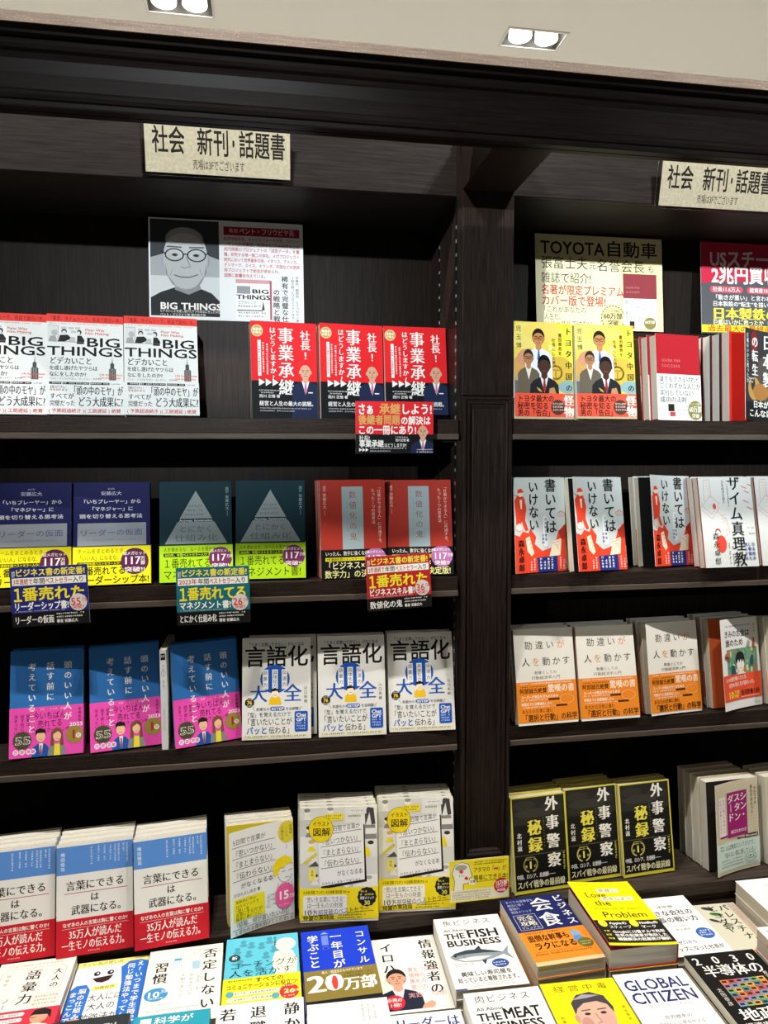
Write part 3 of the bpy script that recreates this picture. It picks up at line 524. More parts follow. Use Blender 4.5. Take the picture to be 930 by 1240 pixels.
for y in (145, 155, 165): o.t(22, y, 8.6, ('Googleに15億ドルで売却', '世界の起業家が熱狂した', '課題解決の起業術が翻訳')[(y-145)//10], WH, 'B', 98); o.g(6, y, 14, 6, '#efe03c')
a, _ = design('chiisana', 114, 166, '#f6f5f1', spine='#f0efe9')
a.t(57, 26, 7, '決定版', '#333333', 'b', 34, al='c'); a.t(8, 40, 16.5, '小さな会社の', '#211f1e', 'b', 96); a.t(8, 60, 16.5, '社長の戦い方', '#211f1e', 'b', 96); a.g(38, 86, 34, 3.4, '#777777'); a.t(57, 94, 6, '井上達也', '#444444', '', 30, al='c')
a.e(92, 112, 17, 15, '#2b62b8')
for y in (103, 109, 115): a.g(80, y, 24, 5, WH)
a.t(8, 126, 10, '月商ゼロから', '#2a4f9c', 'b', 56); a.t(8, 142, 12, 'トップになった社長が', '#211f1e', 'b', 98)
a, o = design('pales', 105, 160, '#d5d2bd', (138, 158, '#cf2f2c'), spine='#c9c5ae')
a.e(40, 14, 12, 5, '#3a3a38', rot=20); a.e(48, 32, 13, 5, '#3f7a3a', rot=15); a.e(34, 50, 10, 4, '#3a3a38', rot=30); a.e(52, 66, 12, 5, '#8a8878', rot=-10)
for x, s_ in ((74, 'パレスチナ'), (50, 'とユダヤ')): a.v(x, 4, 21, s_, K, 'm', 1.0)
for k in range(7): a.g(88 + (k % 4)*5, 6, 120 - k*6, 3.6, '#c4675c', True, seed=k+3)
o.t(8, 140, 14, '7つの超入門', '#f6e43c', 'b', 80)
a, _ = design('y2030', 128, 184, '#191818', spine='#191818', back='#191818')
for x, s_ in ((8, '2'), (42, '0'), (76, '3'), (106, '0')): a.t(x, 4, 24, s_, '#eceae4', 'm')
a.t(12, 27, 28, '半導体の', WH, 'm', 106)
cs = ['#d8824a', '#c85a48', '#b87aa0', '#7a9ac0', '#8ab06a', '#e0a850', '#5a8a9a']
for i in range(6):
    for j in range(6): a.r(26+i*13, 62+j*9.5, 12.6, 9, cs[(i+j*2) % 7]); a.r(28+i*13, 64+j*9.5, 8, 4.4, '#2a2826')
a.v(14, 78, 9, '太田泰彦', '#d8d4cc', '', 1.05); a.v(112, 52, 7, '経済の要となる', '#d8d4cc', 'b', 1.05); a.t(14, 122, 27, '地政学', WH, 'm', 96)
a.t(10, 150, 11, '経済安全保障を', '#e9e6de', 'b', 100); a.t(40, 165, 11, '知られざる', '#e9e6de', 'b', 70)
a, _ = design('global', 126, 184, '#f3f3f1', spine='#eaeae6')
a.t(8, 10, 33, 'GLOBAL', '#1f2a6e', 'b', 108); a.t(8, 38, 33, 'CITIZEN', '#1f2a6e', 'b', 110)
a.t(63, 70, 7.6, 'グローバル・シチズン', '#8a8a92', '', 72, al='c'); a.t(63, 94, 8, '世界標準の', '#8a8a92', 'm', 46, al='c'); a.t(63, 106, 8, '自分らしい夢を叶える', '#8a8a92', 'm', 76, al='c')
a.t(40, 120, 16, '7', '#b8243c', 'b'); a.t(54, 123, 11, 'ルール', '#c0707a', '', 38); a.t(63, 148, 12, '川尻征司', '#8a8a92', 'm', 50, al='c')
a, _ = design('keiei', 126, 184, '#f4e31a', spine='#efe01c')
a.t(18, 8, 14, '経営中毒', '#6c6716', '', 92, sp=4)
a.p([(8, 150), (30, 118), (50, 106), (84, 106), (108, 120), (122, 150), (122, 184), (8, 184)], '#3d3440'); a.p([(50, 108), (66, 122), (82, 108), (74, 140), (58, 140)], '#e4d9d4')
a.e(66, 72, 31, 42, '#d9b09a'); a.p([(35, 70), (36, 46), (50, 30), (74, 26), (94, 36), (100, 60), (97, 72), (92, 54), (78, 46), (56, 48), (42, 58)], '#4a434a'); a.p([(40, 40), (60, 30), (88, 34), (66, 38)], '#a8a4a8')
a.e(35, 78, 4, 8, '#c99a86'); a.e(82, 84, 11, 14, '#e4a79c'); a.e(48, 88, 9, 12, '#c79284')
for x in (54, 80): a.e(x, 70, 5, 2.6, '#3a2f30'); a.l([(x-7, 63), (x+7, 62)], 2, '#4a3a36')
a.l([(66, 70), (70, 88), (63, 90)], 1.4, '#a8756a'); a.l([(56, 100), (68, 102), (78, 99)], 1.8, '#a04a48'); a.v(12, 70, 6, '創業社長の真実', '#6c6716', '', 1.3); a.v(116, 60, 6, '徳谷智史', '#6c6716', '', 1.3)
a, o = design('coach', 127, 180, '#63c5dc', (102, 180, '#f5e32a'), spine='#5abdd4')
rr = random.Random(8)
for x, y in ((30, 12), (44, 18), (20, 30), (62, 22), (76, 10), (84, 34), (40, 40), (70, 48), (58, 74), (26, 62)):
    a.e(x, y, 5, 5, '#4f9fb4'); a.p([(x-8, y+8), (x, y+3), (x+8, y+8), (x+4, y+13), (x-4, y+13)], '#4f9fb4')
a.e(104, 28, 18, 17, '#f6f0dc'); a.p([(80, 70), (86, 46), (100, 42), (116, 46), (124, 70), (122, 102), (86, 102)], '#f6f0dc'); a.ring(104, 28, 6, 4, .8, '#b9a56a', 0, 180, 10); a.l([(84, 62), (96, 50), (106, 58)], .8, '#b9a56a')
a.e(16, 52, 10, 9, '#22424c'); a.t(16, 47, 10, '新', WH, 'b', al='c'); a.t(8, 62, 19, 'コーチングが', '#182a30', '', 116); a.t(8, 82, 18, '人を活かす', '#182a30', '', 108)
a.v(86, 6, 5, '鈴木義幸', '#22424c', 'b', 1.2)
o.g(8, 106, 40, 4.4, '#57520e'); o.t(52, 104, 12, 'すべての', '#3a370c', 'b', 48); o.t(5, 116, 12.5, 'コミュニケーションに役立つ!', '#3a370c', 'b', 118)
for y in (133, 146, 159): o.r(8, y, 86, 9, '#fbf6d4', 4); o.g(20, y+2.4, 68, 4.6, '#4a4614'); o.e(12 if y != 146 else 86, y+4.5, 6.5, 6.5, '#5aa8b8')
o.e(108, 144, 16, 16, '#e0362c'); o.t(108, 136, 13, '26', '#fbf0a8', 'B', 18, al='c'); o.t(120, 140, 6, '万部', '#fbf0a8', 'b', al='c'); o.g(99, 130, 18, 3.4, WH); o.g(99, 152, 18, 3.6, WH)
a, o = design('consul', 124, 182, '#1c3fd0', (104, 172, '#8a7a3a'), spine='#1a38bc')
a.v(106, 12, 19, 'コンサル', WH, 'b', 1.18); a.v(62, 10, 22, '一年目が', WH, 'b', 1.08); a.v(20, 12, 21, '学ぶこと', WH, 'b', 1.02)
a.r(36, 16, 12, 26, '#6f86e4'); a.p([(34, 12), (42, 6), (50, 12)], '#8fa2ee'); a.ring(42, 50, 5, 4, 1, '#8fa2ee')
o.t(30, 107, 7, '新人・就活生からベテランまで', '#efe9c8', 'b', 70); o.g(66, 116, 52, 5, '#5a4f1e'); o.g(66, 123, 52, 5, '#5a4f1e'); o.t(4, 106, 54, '20', '#f6f3e6', 'M', 60); o.e(50, 136, 5, 16, '#d2453c'); o.t(64, 126, 32, '万部', '#f6f3e6', 'M', 56)
a.r(0, 172, 124, 10, '#1b1b1b')
a, _ = design('joho', 118, 182, '#f4f2eb', spine='#e9e6da')
a.v(98, 10, 25, '情報強者の', '#1f1d1c', 'm', 1.12); a.v(24, 12, 25, 'イロハ', '#1f1d1c', 'm', 1.08)
a.bust(32, 104, 17, skin='#d9a287', hair='#221c19', suit='#23293c', shirt='#e3d6de', tie=None, low=176, wide=1.05)
a.p([(64, 176), (70, 166), (84, 160), (90, 168), (84, 176)], '#d9a287')
for y, s_ in ((80, '差をつける'), (94, '情報の'), (108, '集め方'), (122, '使い方')): a.t(54, y, 11, s_, '#dc7078', '', len(s_)*10); a.l([(54, y+12), (54+len(s_)*10, y+12)], .6, '#dc7078')
a.t(46, 140, 12, '実践・指南', '#e8a8a8', '', 66); a.e(22, 158, 17, 16, '#d8263a'); a.t(22, 148, 9, '必携の', WH, 'b', 26, al='c'); a.t(22, 159, 9, '1冊!', WH, 'b', 20, al='c')
a, _ = design('shizu', 130, 188, '#f5f4ee', spine='#eceade')
for x, s_ in ((112, '静かな'), (62, '退職と'), (17, '若者は')): a.v(x, 8, 25, s_, '#1d1c1b', 'm', 1.18)
a, _ = design('white', 126, 188, '#f3f2ed', spine='#e8e6dc')
for x in (84, 93, 102): a.g(x, 10, 34, 3.6, '#8f8d88', True)
a, _ = design('riida', 116, 188, '#f3f3f1', spine='#e8e6dc')
a.t(6, 8, 24, 'リーダーは', '#1f2f86', 'm', 104); a.t(6, 40, 22, '話し方が', '#1f2f86', 'm', 90)
a, o = design('goi', 122, 170, '#f3efe4', (116, 168, '#d83a4a'), spine='#bdb8b4', back='#e4dfd2')
a.g(14, 8, 90, 6, '#c8b9a0'); a.l([(10, 112), (10, 26), (18, 18), (104, 18), (112, 26), (112, 112)], .9, '#c9ae90')
for x, s_, z, y in ((100, '大人の', 14, 26), (62, '語彙力', 24, 24), (34, 'ノート', 11, 86)): a.v(x, y, z, s_, '#2b2624', 'm', 1.15)
a.v(22, 30, 7, '齋藤孝', '#9a8f80', '', 1.4); a.r(72, 84, 44, 28, '#efe8da', 5); a.ring(94, 98, 22, 14, .6, '#c9ae90', n=16)
for y in (88, 96, 104): a.g(78, y, 34, 4.4, '#a39684')
a.e(8, 100, 12, 12, '#b9a98a'); a.g(0, 98, 16, 4, WH)
for y in (121, 133, 146): o.r(4, y, 68, 8, '#fbe8e6', 4); o.g(8, y+2, 58, 4.4, '#c0404c')
o.p([(70, 168), (76, 152), (92, 146), (112, 152), (118, 168)], '#efe9e2'); o.e(96, 136, 13, 12.5, '#d9a386'); o.p([(82, 132), (86, 120), (100, 117), (112, 124), (114, 140), (108, 132), (88, 130)], '#2b2523'); o.l([(84, 136), (92, 136)], 1, '#33302e')
a, _ = design('otona', 118, 165, '#f6f5ee', spine='#e9e7da')
a.r(0, 0, 118, 13, '#f2e98a'); a.t(6, 2, 8.4, 'すごい脳の使い方', '#6a6428', '', 70)
for k in range(11): a.e(44 + 20*math.cos(k*.57) , 36 + 15*math.sin(k*.57), 9, 8, '#d3dcea')
a.e(44, 36, 22, 16, '#dfe6f1')
for x in (36, 58): a.e(x, 32, 5.4, 5.4, '#2a2624'); a.e(x+1, 31, 2, 2, WH)
a.p([(30, 43), (64, 39), (58, 51), (48, 55), (38, 52)], '#3a2422'); a.r(34, 62, 40, 11, '#f2e98a'); a.t(38, 63.5, 7, '加藤俊徳', '#4a4620', '', 32)
BL = '#2f74d0'
a.p([(84, 165), (80, 60), (74, 22), (86, 10), (104, 8), (118, 14), (118, 165)], BL); a.p([(0, 165), (0, 66), (8, 56), (24, 56), (32, 70), (30, 140), (20, 165)], BL)
a.v(106, 12, 13, 'え?いつまで学生時代', WH, 'b', 1.08); a.v(91, 16, 13, '同じ勉強法やってんの', WH, 'b', 1.08); a.v(20, 64, 12.5, '脳の仕組み', WH, 'b', 1.1); a.v(7, 70, 12.5, 'まっこんで', WH, 'b', 1.1)
a.t(32, 80, 17, '大人には', '#1d1c1b', '', 54); a.t(34, 100, 17, '大人の', '#1d1c1b', '', 44); a.t(26, 122, 18, '勉強法が', '#1d1c1b', '', 60); a.e(20, 140, 16, 9, '#efb13a')
a, _ = design('hitei', 126, 176, '#f5f2e6', spine='#f0ecdd')
a.v(105, 10, 25, '否定しない', '#22201e', 'm', 1.18); a.v(24, 32, 25, '習慣', '#22201e', 'm', 1.08); a.v(121, 8, 4.6, '人間関係がうまくいく', '#8fa0a8', '', 1.2)
LB = '#7fb2d4'
a.e(49, 18, 5, 6, '#e9f0f2'); a.ring(49, 18, 5, 6, .7, LB); a.p([(42, 24), (56, 24), (60, 52), (40, 52)], '#dbe8ee'); a.r(44, 27, 12, 5, '#5b96c6')
for k in range(5): a.l([(43+k*3.4, 30), (42+k*3.8, 52)], .6, LB)
a.e(81, 15, 6, 6, '#f3ead9'); a.ring(81, 15, 6, 6, .7, LB); a.p([(74, 22), (89, 22), (91, 38), (73, 38)], '#f7f1e2'); a.p([(75, 38), (89, 38), (88, 58), (76, 58)], '#a9cde0'); a.l([(73, 24), (64, 32)], 1, LB); a.l([(90, 24), (97, 30)], 1, LB)
for x, s_, y in ((88, '「否定」を', 66), (76, 'やめるだけで', 68), (62, '9割うまくいく', 66)): a.v(x, y, 8.4, s_, '#7f9fb4', '', 1.05)
a.e(22, 108, 19, 15, '#3f97cc'); a.t(6, 98, 18, '10', WH, 'B', 22); a.t(29, 98, 8, '万部', WH, 'b', 12); a.g(10, 115, 24, 4, WH); a.g(6, 130, 46, 3.4, '#9fb4c0'); a.g(6, 142, 92, 4, '#a8bcc8'); a.g(12, 150, 80, 4, '#a8bcc8')
a, _ = design('teal', 112, 174, '#2f9fb4', spine='#2a92a6')
a.r(10, 6, 16, 14, '#e8f3f5'); a.t(30, 5, 15, '科学が', WH, 'b', 58); a.t(10, 26, 15, '証明した', WH, 'b', 80)
a, _ = design('slab', 112, 174, '#33383a', spine='#2a2e30')
a.t(10, 14, 14, '脳の法則', '#c9cfd0', 'b', 86)
a, _ = design('scrib', 128, 188, '#f4f3f0', spine='#e6e3d8', pages=PAGES)
rr = random.Random(12)
for k in range(150):
    x, y = rr.uniform(4, 122), rr.uniform(3, 186); a.l([(x, y), (x+rr.uniform(-6, 6), y+rr.uniform(-3, 3)), (x+rr.uniform(-7, 7), y+rr.uniform(-4, 4))], .45, '#c9c6c2'); a.lv -= 1 if k % 8 else 0
a.p([(40, 112), (72, 60), (98, 84), (70, 100), (96, 124)], '#2c62c4'); a.l([(52, 12), (60, 22), (48, 24)], .8, '#555555')
a, _ = design('wedge', 124, 184, '#f3f1ec', spine='#d9897a', back='#d9897a')
for y in (10, 18, 26, 40, 50): a.g(10, y, 90, 5, '#555555')
# ------------------------------------------------------------------ mesh helpers
def link(o, parent=None):
    COL.objects.link(o)
    if parent: o.parent = parent
    return o
def mesh_obj(name, vs, fs, mats, mi=None, parent=None, smooth=False):
    me = bpy.data.meshes.new(name); me.from_pydata(vs, [], fs)
    for m in mats: me.materials.append(m)
    if mi: me.polygons.foreach_set('material_index', mi)
    if smooth: me.polygons.foreach_set('use_smooth', [True]*len(me.polygons))
    me.update(); return link(bpy.data.objects.new(name, me), parent)
class MB:
    def __init__(s): s.v = []; s.f = []
    def box(s, x0, x1, y0, y1, z0, z1):
        k = len(s.v); s.v += [(x, y, z) for z in (z0, z1) for (x, y) in ((x0, y0), (x1, y0), (x1, y1), (x0, y1))]
        s.f += [(k, k+3, k+2, k+1), (k+4, k+5, k+6, k+7)] + [(k+i, k+(i+1) % 4, k+4+(i+1) % 4, k+4+i) for i in range(4)]; return s
    def prism(s, prof, x0, x1, axis=0):
        "closed profile of (y, z) points swept along x"
        k = len(s.v); n = len(prof)
        for x in (x0, x1): s.v += [(x, y, z) for y, z in prof]
        s.f += [(k+i, k+n+i, k+n+(i+1) % n, k+(i+1) % n) for i in range(n)] + [tuple(k+i for i in range(n)), tuple(k+n+i for i in reversed(range(n)))]; return s
    def build(s, name, mat, parent=None, bevel=0.0, smooth=False):
        o = mesh_obj(name, s.v, s.f, [mat], None, parent, smooth)
        if bevel:
            b = o.modifiers.new('bevel', 'BEVEL'); b.width = bevel; b.segments = 2; b.limit_method = 'ANGLE'
        bm = bmesh.new(); bm.from_mesh(o.data); bmesh.ops.recalc_face_normals(bm, faces=bm.faces); bm.to_mesh(o.data); bm.free()
        return o
def thing(name, label, cat, loc=(0, 0, 0), group=None, rot=None):
    o = bpy.data.objects.new(name, None); o.empty_display_size = .05; link(o)
    o.matrix_world = Matrix.Translation(loc) @ (rot.to_4x4() if rot else Matrix.Identity(4))
    o['label'] = label; o['category'] = cat
    if group: o['group'] = group
    return o
def structure(o): o['kind'] = 'structure'; return o
def clip(poly, W, H, y0=0, xa=0, xb=None):
    for ax, lim, sg in ((0, xa, 1), (0, W if xb is None else xb, -1), (1, y0, 1), (1, H, -1)):
        if all(sg*(p[ax]-lim) >= -1e-9 for p in poly): continue
        out = []
        for i, p in enumerate(poly):
            q = poly[i-1]; dp, dq = sg*(p[ax]-lim), sg*(q[ax]-lim)
            if (dp >= 0) != (dq >= 0):
                t = dq/(dq-dp); out.append((q[0]+(p[0]-q[0])*t, q[1]+(p[1]-q[1])*t))
            if dp >= 0: out.append(p)
        poly = out
        if len(poly) < 3: return []
    return poly
class Sheet:
    "collects solid paper + ink layers into one mesh; mp(x, z, out) places a point of the sheet"
    def __init__(s): s.v = []; s.f = []; s.mi = []; s.m = []
    def mat(s, c):
        m = paper(c) if isinstance(c, str) else c
        if m not in s.m: s.m.append(m)
        return s.m.index(m)
    def face(s, pts, c):
        k = len(s.v); s.v += pts; s.f.append(tuple(range(k, k+len(pts)))); s.mi.append(s.mat(c))
    def slab(s, mp, x0, x1, z0, z1, o0, o1, c, nx, edge=None):
        "a thin solid sheet between two offsets"
        xs = [x0 + (x1-x0)*i/nx for i in range(nx+1)]; e = edge or c
        for a, b in zip(xs[:-1], xs[1:]):
            s.face([mp(a, z0, o1), mp(b, z0, o1), mp(b, z1, o1), mp(a, z1, o1)], c)
            s.face([mp(a, z1, o0), mp(b, z1, o0), mp(b, z0, o0), mp(a, z0, o0)], e)
            s.face([mp(a, z1, o1), mp(b, z1, o1), mp(b, z1, o0), mp(a, z1, o0)], e)
            s.face([mp(a, z0, o0), mp(b, z0, o0), mp(b, z0, o1), mp(a, z0, o1)], e)
        s.face([mp(x0, z0, o0), mp(x0, z0, o1), mp(x0, z1, o1), mp(x0, z1, o0)], e)
        s.face([mp(x1, z0, o1), mp(x1, z0, o0), mp(x1, z1, o0), mp(x1, z1, o1)], e)
    def box(s, x0, x1, y0, y1, z0, z1, c):
        b = MB().box(x0, x1, y0, y1, z0, z1)
        for f in b.f: s.face([b.v[i] for i in f], c)
    def ink(s, art, w, h, mp, off, y0=0, y1=None, step=.000008, nx=1):
        if nx > 1: step = .00003
        kx, kz = w/art.W, h/art.H; y1 = art.H if y1 is None else y1; sw = art.W/nx
        for vs, fs, c, lv in art.q:
            o = off + step*lv; im = s.mat(c)
            xs = [p[0] for p in vs]; ys = [p[1] for p in vs]
            if max(ys) <= y0 or min(ys) >= y1: continue
            wide = nx > 1 and max(xs) - min(xs) > sw*.5
            if min(xs) >= 0 and max(xs) <= art.W and min(ys) >= y0 and max(ys) <= y1 and not wide:
                k = len(s.v); s.v += [mp(x*kx, h-y*kz, o) for x, y in vs]
                for f in fs: s.f.append(tuple(i+k for i in f)); s.mi.append(im)
            else:
                for f in fs:
                    q = [vs[i] for i in f]
                    for j in range(nx if wide else 1):
                        p = clip(q, art.W, y1, y0, *((j*sw, (j+1)*sw) if wide else (0, art.W)))
                        if len(p) >= 3:
                            k = len(s.v); s.v += [mp(x*kx, h-y*kz, o) for x, y in p]; s.f.append(tuple(range(k, k+len(p)))); s.mi.append(im)
    def mesh(s, name):
        me = bpy.data.meshes.new(name); me.from_pydata(s.v, [], s.f)
        for m in s.m: me.materials.append(m)
        me.polygons.foreach_set('material_index', s.mi); me.update(); return me
# ------------------------------------------------------------------ books
_bk = {}
def book_meshes(key, t, al=0.0, ka=0.0):
    "cover, page block, paper band and first leaf of one kind of book (origin: lower front left corner; x width, y thickness, z height)"
    kk = (key, round(t, 4), round(al, 3), round(ka, 3))
    if kk in _bk: return _bk[kk]
    d = D[key]; w, h = d.get('pw', d['W']/1000), d['H']/1000; ls = d['left_spine']
    def mp(x, z, o):
        s_ = w - x
        if al == 0 and ka == 0: return (x, -o, z)
        th = al + ka*s_
        if abs(ka) < 1e-6: X, Y = w - s_*math.cos(al), -s_*math.sin(al)
        else: X, Y = w - (math.sin(th)-math.sin(al))/ka, (math.cos(th)-math.cos(al))/ka
        return (X + math.sin(th)*o, Y - math.cos(th)*o, z)
    nx = 24 if al or ka else 1; res = {}
    c = Sheet(); c.slab(mp, 0, w, 0, h, -.0007, 0, d['cover'].base, nx, '#efece4')
    c.box(0, w, t-.0007, t, 0, h, d['back'])
    if ls: c.box(0, .0007, .0007, t-.0007, 0, h, d['spine'])
    else: c.box(w-.0007, w, .0007, t-.0007, 0, h, d['spine'])
    c.ink(d['cover'], w, h, mp, .00004, nx=nx); res['cover'] = c.mesh(key + '_cover')
    i = .003 if d['hard'] else .0012
    p = Sheet(); p.box(i if not ls else .0008, w-.0008 if not ls else w-i, .0012, t-.0008, i, h-i, d['pages']); res['page_block'] = p.mesh(key + '_pages')
    if d['obi']:
        y0, y1, art = d['obi']; z0, z1 = h*(1-y1/d['H']), h*(1-y0/d['H'])
        b = Sheet(); b.slab(mp, -.0004, w+.0004, z0, z1, .0003, .0005, art.base, nx)
        if ls: b.box(-.0006, -.0002, -.0004, t, z0, z1, art.base)
        else: b.box(w+.0002, w+.0006, -.0004, t, z0, z1, art.base)
        b.ink(art, w, h, mp, .00054, y0, y1, nx=nx); res['paper_band'] = b.mesh(key + '_band')
    if d['leaf']:
        l_ = Sheet(); l_.box(i, w-.0008, .0008, .0012, i, h-i, d['leaf']); res['endpaper'] = l_.mesh(key + '_leaf')
    _bk[kk] = res; return res
def put_book(key, label, group, M, t, al=0.0, ka=0.0):
    r = bpy.data.objects.new('book', None); r.empty_display_size = .04; link(r); r.matrix_world = M
    r['label'] = label; r['category'] = 'book'
    if group: r['group'] = group
    for n, me in book_meshes(key, t, al, ka).items(): link(bpy.data.objects.new(n, me), r)
    return r
ORD = ['', 'second', 'third', 'fourth', 'fifth', 'sixth', 'seventh', 'eighth', 'ninth', 'tenth']
rnd = random.Random(77)
R = math.radians
def standing(key, label, ref, group, x, y, z, yaw, lean, n=1, t=.016, open_=0.0, gap=.0015, dx=0.0, curl=None):
    "a face-out book and the copies behind it; (x, y) is the lower left corner of its front cover"
    d = D[key]; w = d.get('pw', d['W']/1000); yb = R(yaw - open_); z += EYE
    u = Vector((math.cos(R(yaw)), math.sin(R(yaw)), 0)); ub = Vector((math.cos(yb), math.sin(yb), 0)); nb = Vector((-math.sin(yb), math.cos(yb), 0))
    org = Vector((x, y, z)) + u*w - ub*w
    al = R(open_)*(.45 if curl is None else curl); ka = 2*(R(open_) - al)/w if open_ else 0.0
    for k in range(n):
        jx, jy = (0, 0) if k == 0 else (rnd.uniform(-.0007, .0007) + dx*k, 0)
        o = org + ub*jx + nb*(k*(t + gap) + (.002 if k and open_ else 0)); o.z += t*math.sin(R(lean)) + .0004
        M = Matrix.Translation(o) @ Matrix.Rotation(yb, 4, 'Z') @ Matrix.Rotation(-R(lean), 4, 'X')
        put_book(key, label if k == 0 else f'{ORD[k]} copy back behind {ref}', group, M, t, al if k == 0 else 0, ka if k == 0 else 0)
TABLE = -.945
def lying(key, label, ref, group, x, y, z, yaw, n, open_=0.0, dz=.0, jit=.0008):
    "a pile of books lying face up; (x, y, z) is the far left corner of the top cover"
    d = D[key]; h = d['H']/1000; w = d.get('pw', d['W']/1000); t = (z - TABLE - .0006)/n - .0012
    for k in range(n):
        a = R(yaw + (0 if k == 0 else rnd.uniform(-.3, .3))); v = Vector((-math.sin(a), math.cos(a), 0))
        o = Vector((x, y, z + EYE)) - v*h
        if k: o += Vector((rnd.uniform(-jit, jit), rnd.uniform(-jit, .0), 0))
        o.z -= k*(t + .0012)
        M = Matrix.Translation(o) @ Matrix.Rotation(a, 4, 'Z') @ Matrix.Rotation(-R(90), 4, 'X')
        al = R(open_)*.5 if k == 0 else 0; ka = R(open_)/w if k == 0 and open_ else 0
        put_book(key, label if k == 0 else f'{ORD[k]} book down in the pile under {ref}', group, M, t, al, ka)
def card(name, label, cat, art, M, w, h, th=.0008, group=None, part='printed_sheet', bow=0.0, edge='#e9e6de', extra=None):
    t = thing(name, label, cat, group=group); t.matrix_world = M
    def mp(x, z, o): return (x, -o - bow*(1 - (2*x/w - 1)**2), z)
    s = Sheet(); s.slab(mp, 0, w, 0, h, -th, 0, art.base, 8 if bow else 1, edge); s.ink(art, w, h, mp, .00005)
    link(bpy.data.objects.new(part, s.mesh(name + '_sheet')), t)
    return t
def pose(x, y, z, yaw=0, lean=0, roll=0):
    return Matrix.Translation((x, y, z + EYE)) @ Matrix.Rotation(R(yaw), 4, 'Z') @ Matrix.Rotation(-R(lean), 4, 'X') @ Matrix.Rotation(R(roll), 4, 'Y')

# ------------------------------------------------------------------ the room
XL, XR = -.66, 1.42                       # ends of the bookcase
CZ = EYE + 1.40
HOLES = []
for fx in (-1.383, -.238, .907, 2.052):
    HOLES += [(fx, 1.047), (fx, -.53)]
HW, HD = .0975, .0475
structure(MB().box(-5, 6, -7, 3.5, -.05, 0).build('floor', simple('shop_floor', '#9a9a9a', .5)))
xs = sorted({-5.0, 6.0} | {hx + s_*HW for hx, _ in HOLES for s_ in (-1, 1)}); ys = sorted({-7.0, 3.5} | {hy + s_*HD for _, hy in HOLES for s_ in (-1, 1)})
cb = MB()
for xa, xb in zip(xs[:-1], xs[1:]):
    for ya, yb in zip(ys[:-1], ys[1:]):
        if any(abs((xa+xb)/2 - hx) < HW and abs((ya+yb)/2 - hy) < HD for hx, hy in HOLES): continue
        k = len(cb.v); cb.v += [(xa, ya, CZ), (xb, ya, CZ), (xb, yb, CZ), (xa, yb, CZ)]; cb.f.append((k, k+1, k+2, k+3))
ceil = structure(cb.build('ceiling', simple('ceiling_paint', '#e6decb', .9, spec=.1)))
# ------------------------------------------------------------------ ceiling downlights
GLOW = bpy.data.materials.new('lamp_glow'); GLOW.use_nodes = True
GLOW.node_tree.nodes['Principled BSDF'].inputs['Emission Color'].default_value = (1, .96, .88, 1)
GLOW.node_tree.nodes['Principled BSDF'].inputs['Emission Strength'].default_value = 7
HOUS = simple('lamp_housing', '#3c3a37', .45, .2)
def disc(name, r, z, mat, parent, cx):
    vs = [(cx, 0, z - .012)]; fs = []
    for j, (rr_, zz) in enumerate(((r*.6, z-.008), (r, z), (r*.96, z+.03))):
        for i in range(20): vs.append((cx + rr_*math.cos(i*math.pi/10), rr_*math.sin(i*math.pi/10), zz))
    for i in range(20):
        fs.append((0, 1+(i+1) % 20, 1+i))
        for j in (0, 1): fs.append((1+j*20+i, 1+j*20+(i+1) % 20, 21+j*20+(i+1) % 20, 21+j*20+i))
    return mesh_obj(name, vs, fs, [mat], None, parent, True)
def downlight(label, x, y, watts, col, aim, group=None, angle=120):
    t = thing('ceiling_light', label, 'ceiling light', (x, y, CZ), group)
    f = MB()
    for a in ((-HW-.008, HW+.008, -HD-.008, -HD), (-HW-.008, HW+.008, HD, HD+.008), (-HW-.008, -HW, -HD, HD), (HW, HW+.008, -HD, HD)): f.box(a[0], a[1], a[2], a[3], -.003, .0005)
    f.build('frame', simple('lamp_frame', '#d9d4c8', .4), t)
    h = MB()
    for a in ((-HW, HW, -HD-.001, -HD), (-HW, HW, HD, HD+.001), (-HW-.001, -HW, -HD, HD), (HW, HW+.001, -HD, HD)): h.box(a[0], a[1], a[2], a[3], 0, .075)
    h.box(-HW, HW, -HD, HD, .075, .076).build('housing', HOUS, t)
    for s_ in (-1, 1):
        disc('bulb', .038, .002, GLOW, t, s_*.046)
        L = bpy.data.lights.new('lamp', 'SPOT'); L.energy = watts; L.color = col; L.spot_size = R(angle); L.spot_blend = .5; L.shadow_soft_size = .012
        o = link(bpy.data.objects.new('lamp', L)); o.parent = t; o.location = (s_*.046, 0, -.03)
        o.rotation_euler = (Vector(aim) - Vector((x + s_*.046, y, CZ))).to_track_quat('-Z', 'Y').to_euler()
NEUT = (1, .985, .95); WARM = (1.0, .955, .885); COOL = (.90, .97, 1.0)
downlight('twin recessed ceiling downlight at the top left, cut by the photo edge', -.238, 1.047, AISLE_W, NEUT, (-.238, 1.6, 0))
downlight('twin recessed ceiling downlight above the dark pillar between the two bays', .907, 1.047, AISLE_W, NEUT, (.907, 1.6, 0))
for i, fx in enumerate((-1.383, 2.052)): downlight('twin recessed ceiling downlight outside the %s edge of the photo, behind the bookcase' % ('left', 'right')[i], fx, 1.047, AISLE_W, NEUT, (fx, 1.6, 0))
for i, fx in enumerate((-1.383, -.238, .907, 2.052)): downlight('%s twin downlight in the ceiling row in front of the bookcase' % ('leftmost', 'second', 'third', 'rightmost')[i], fx, -.53, NEAR_W, WARM, (fx, -.2, 0))
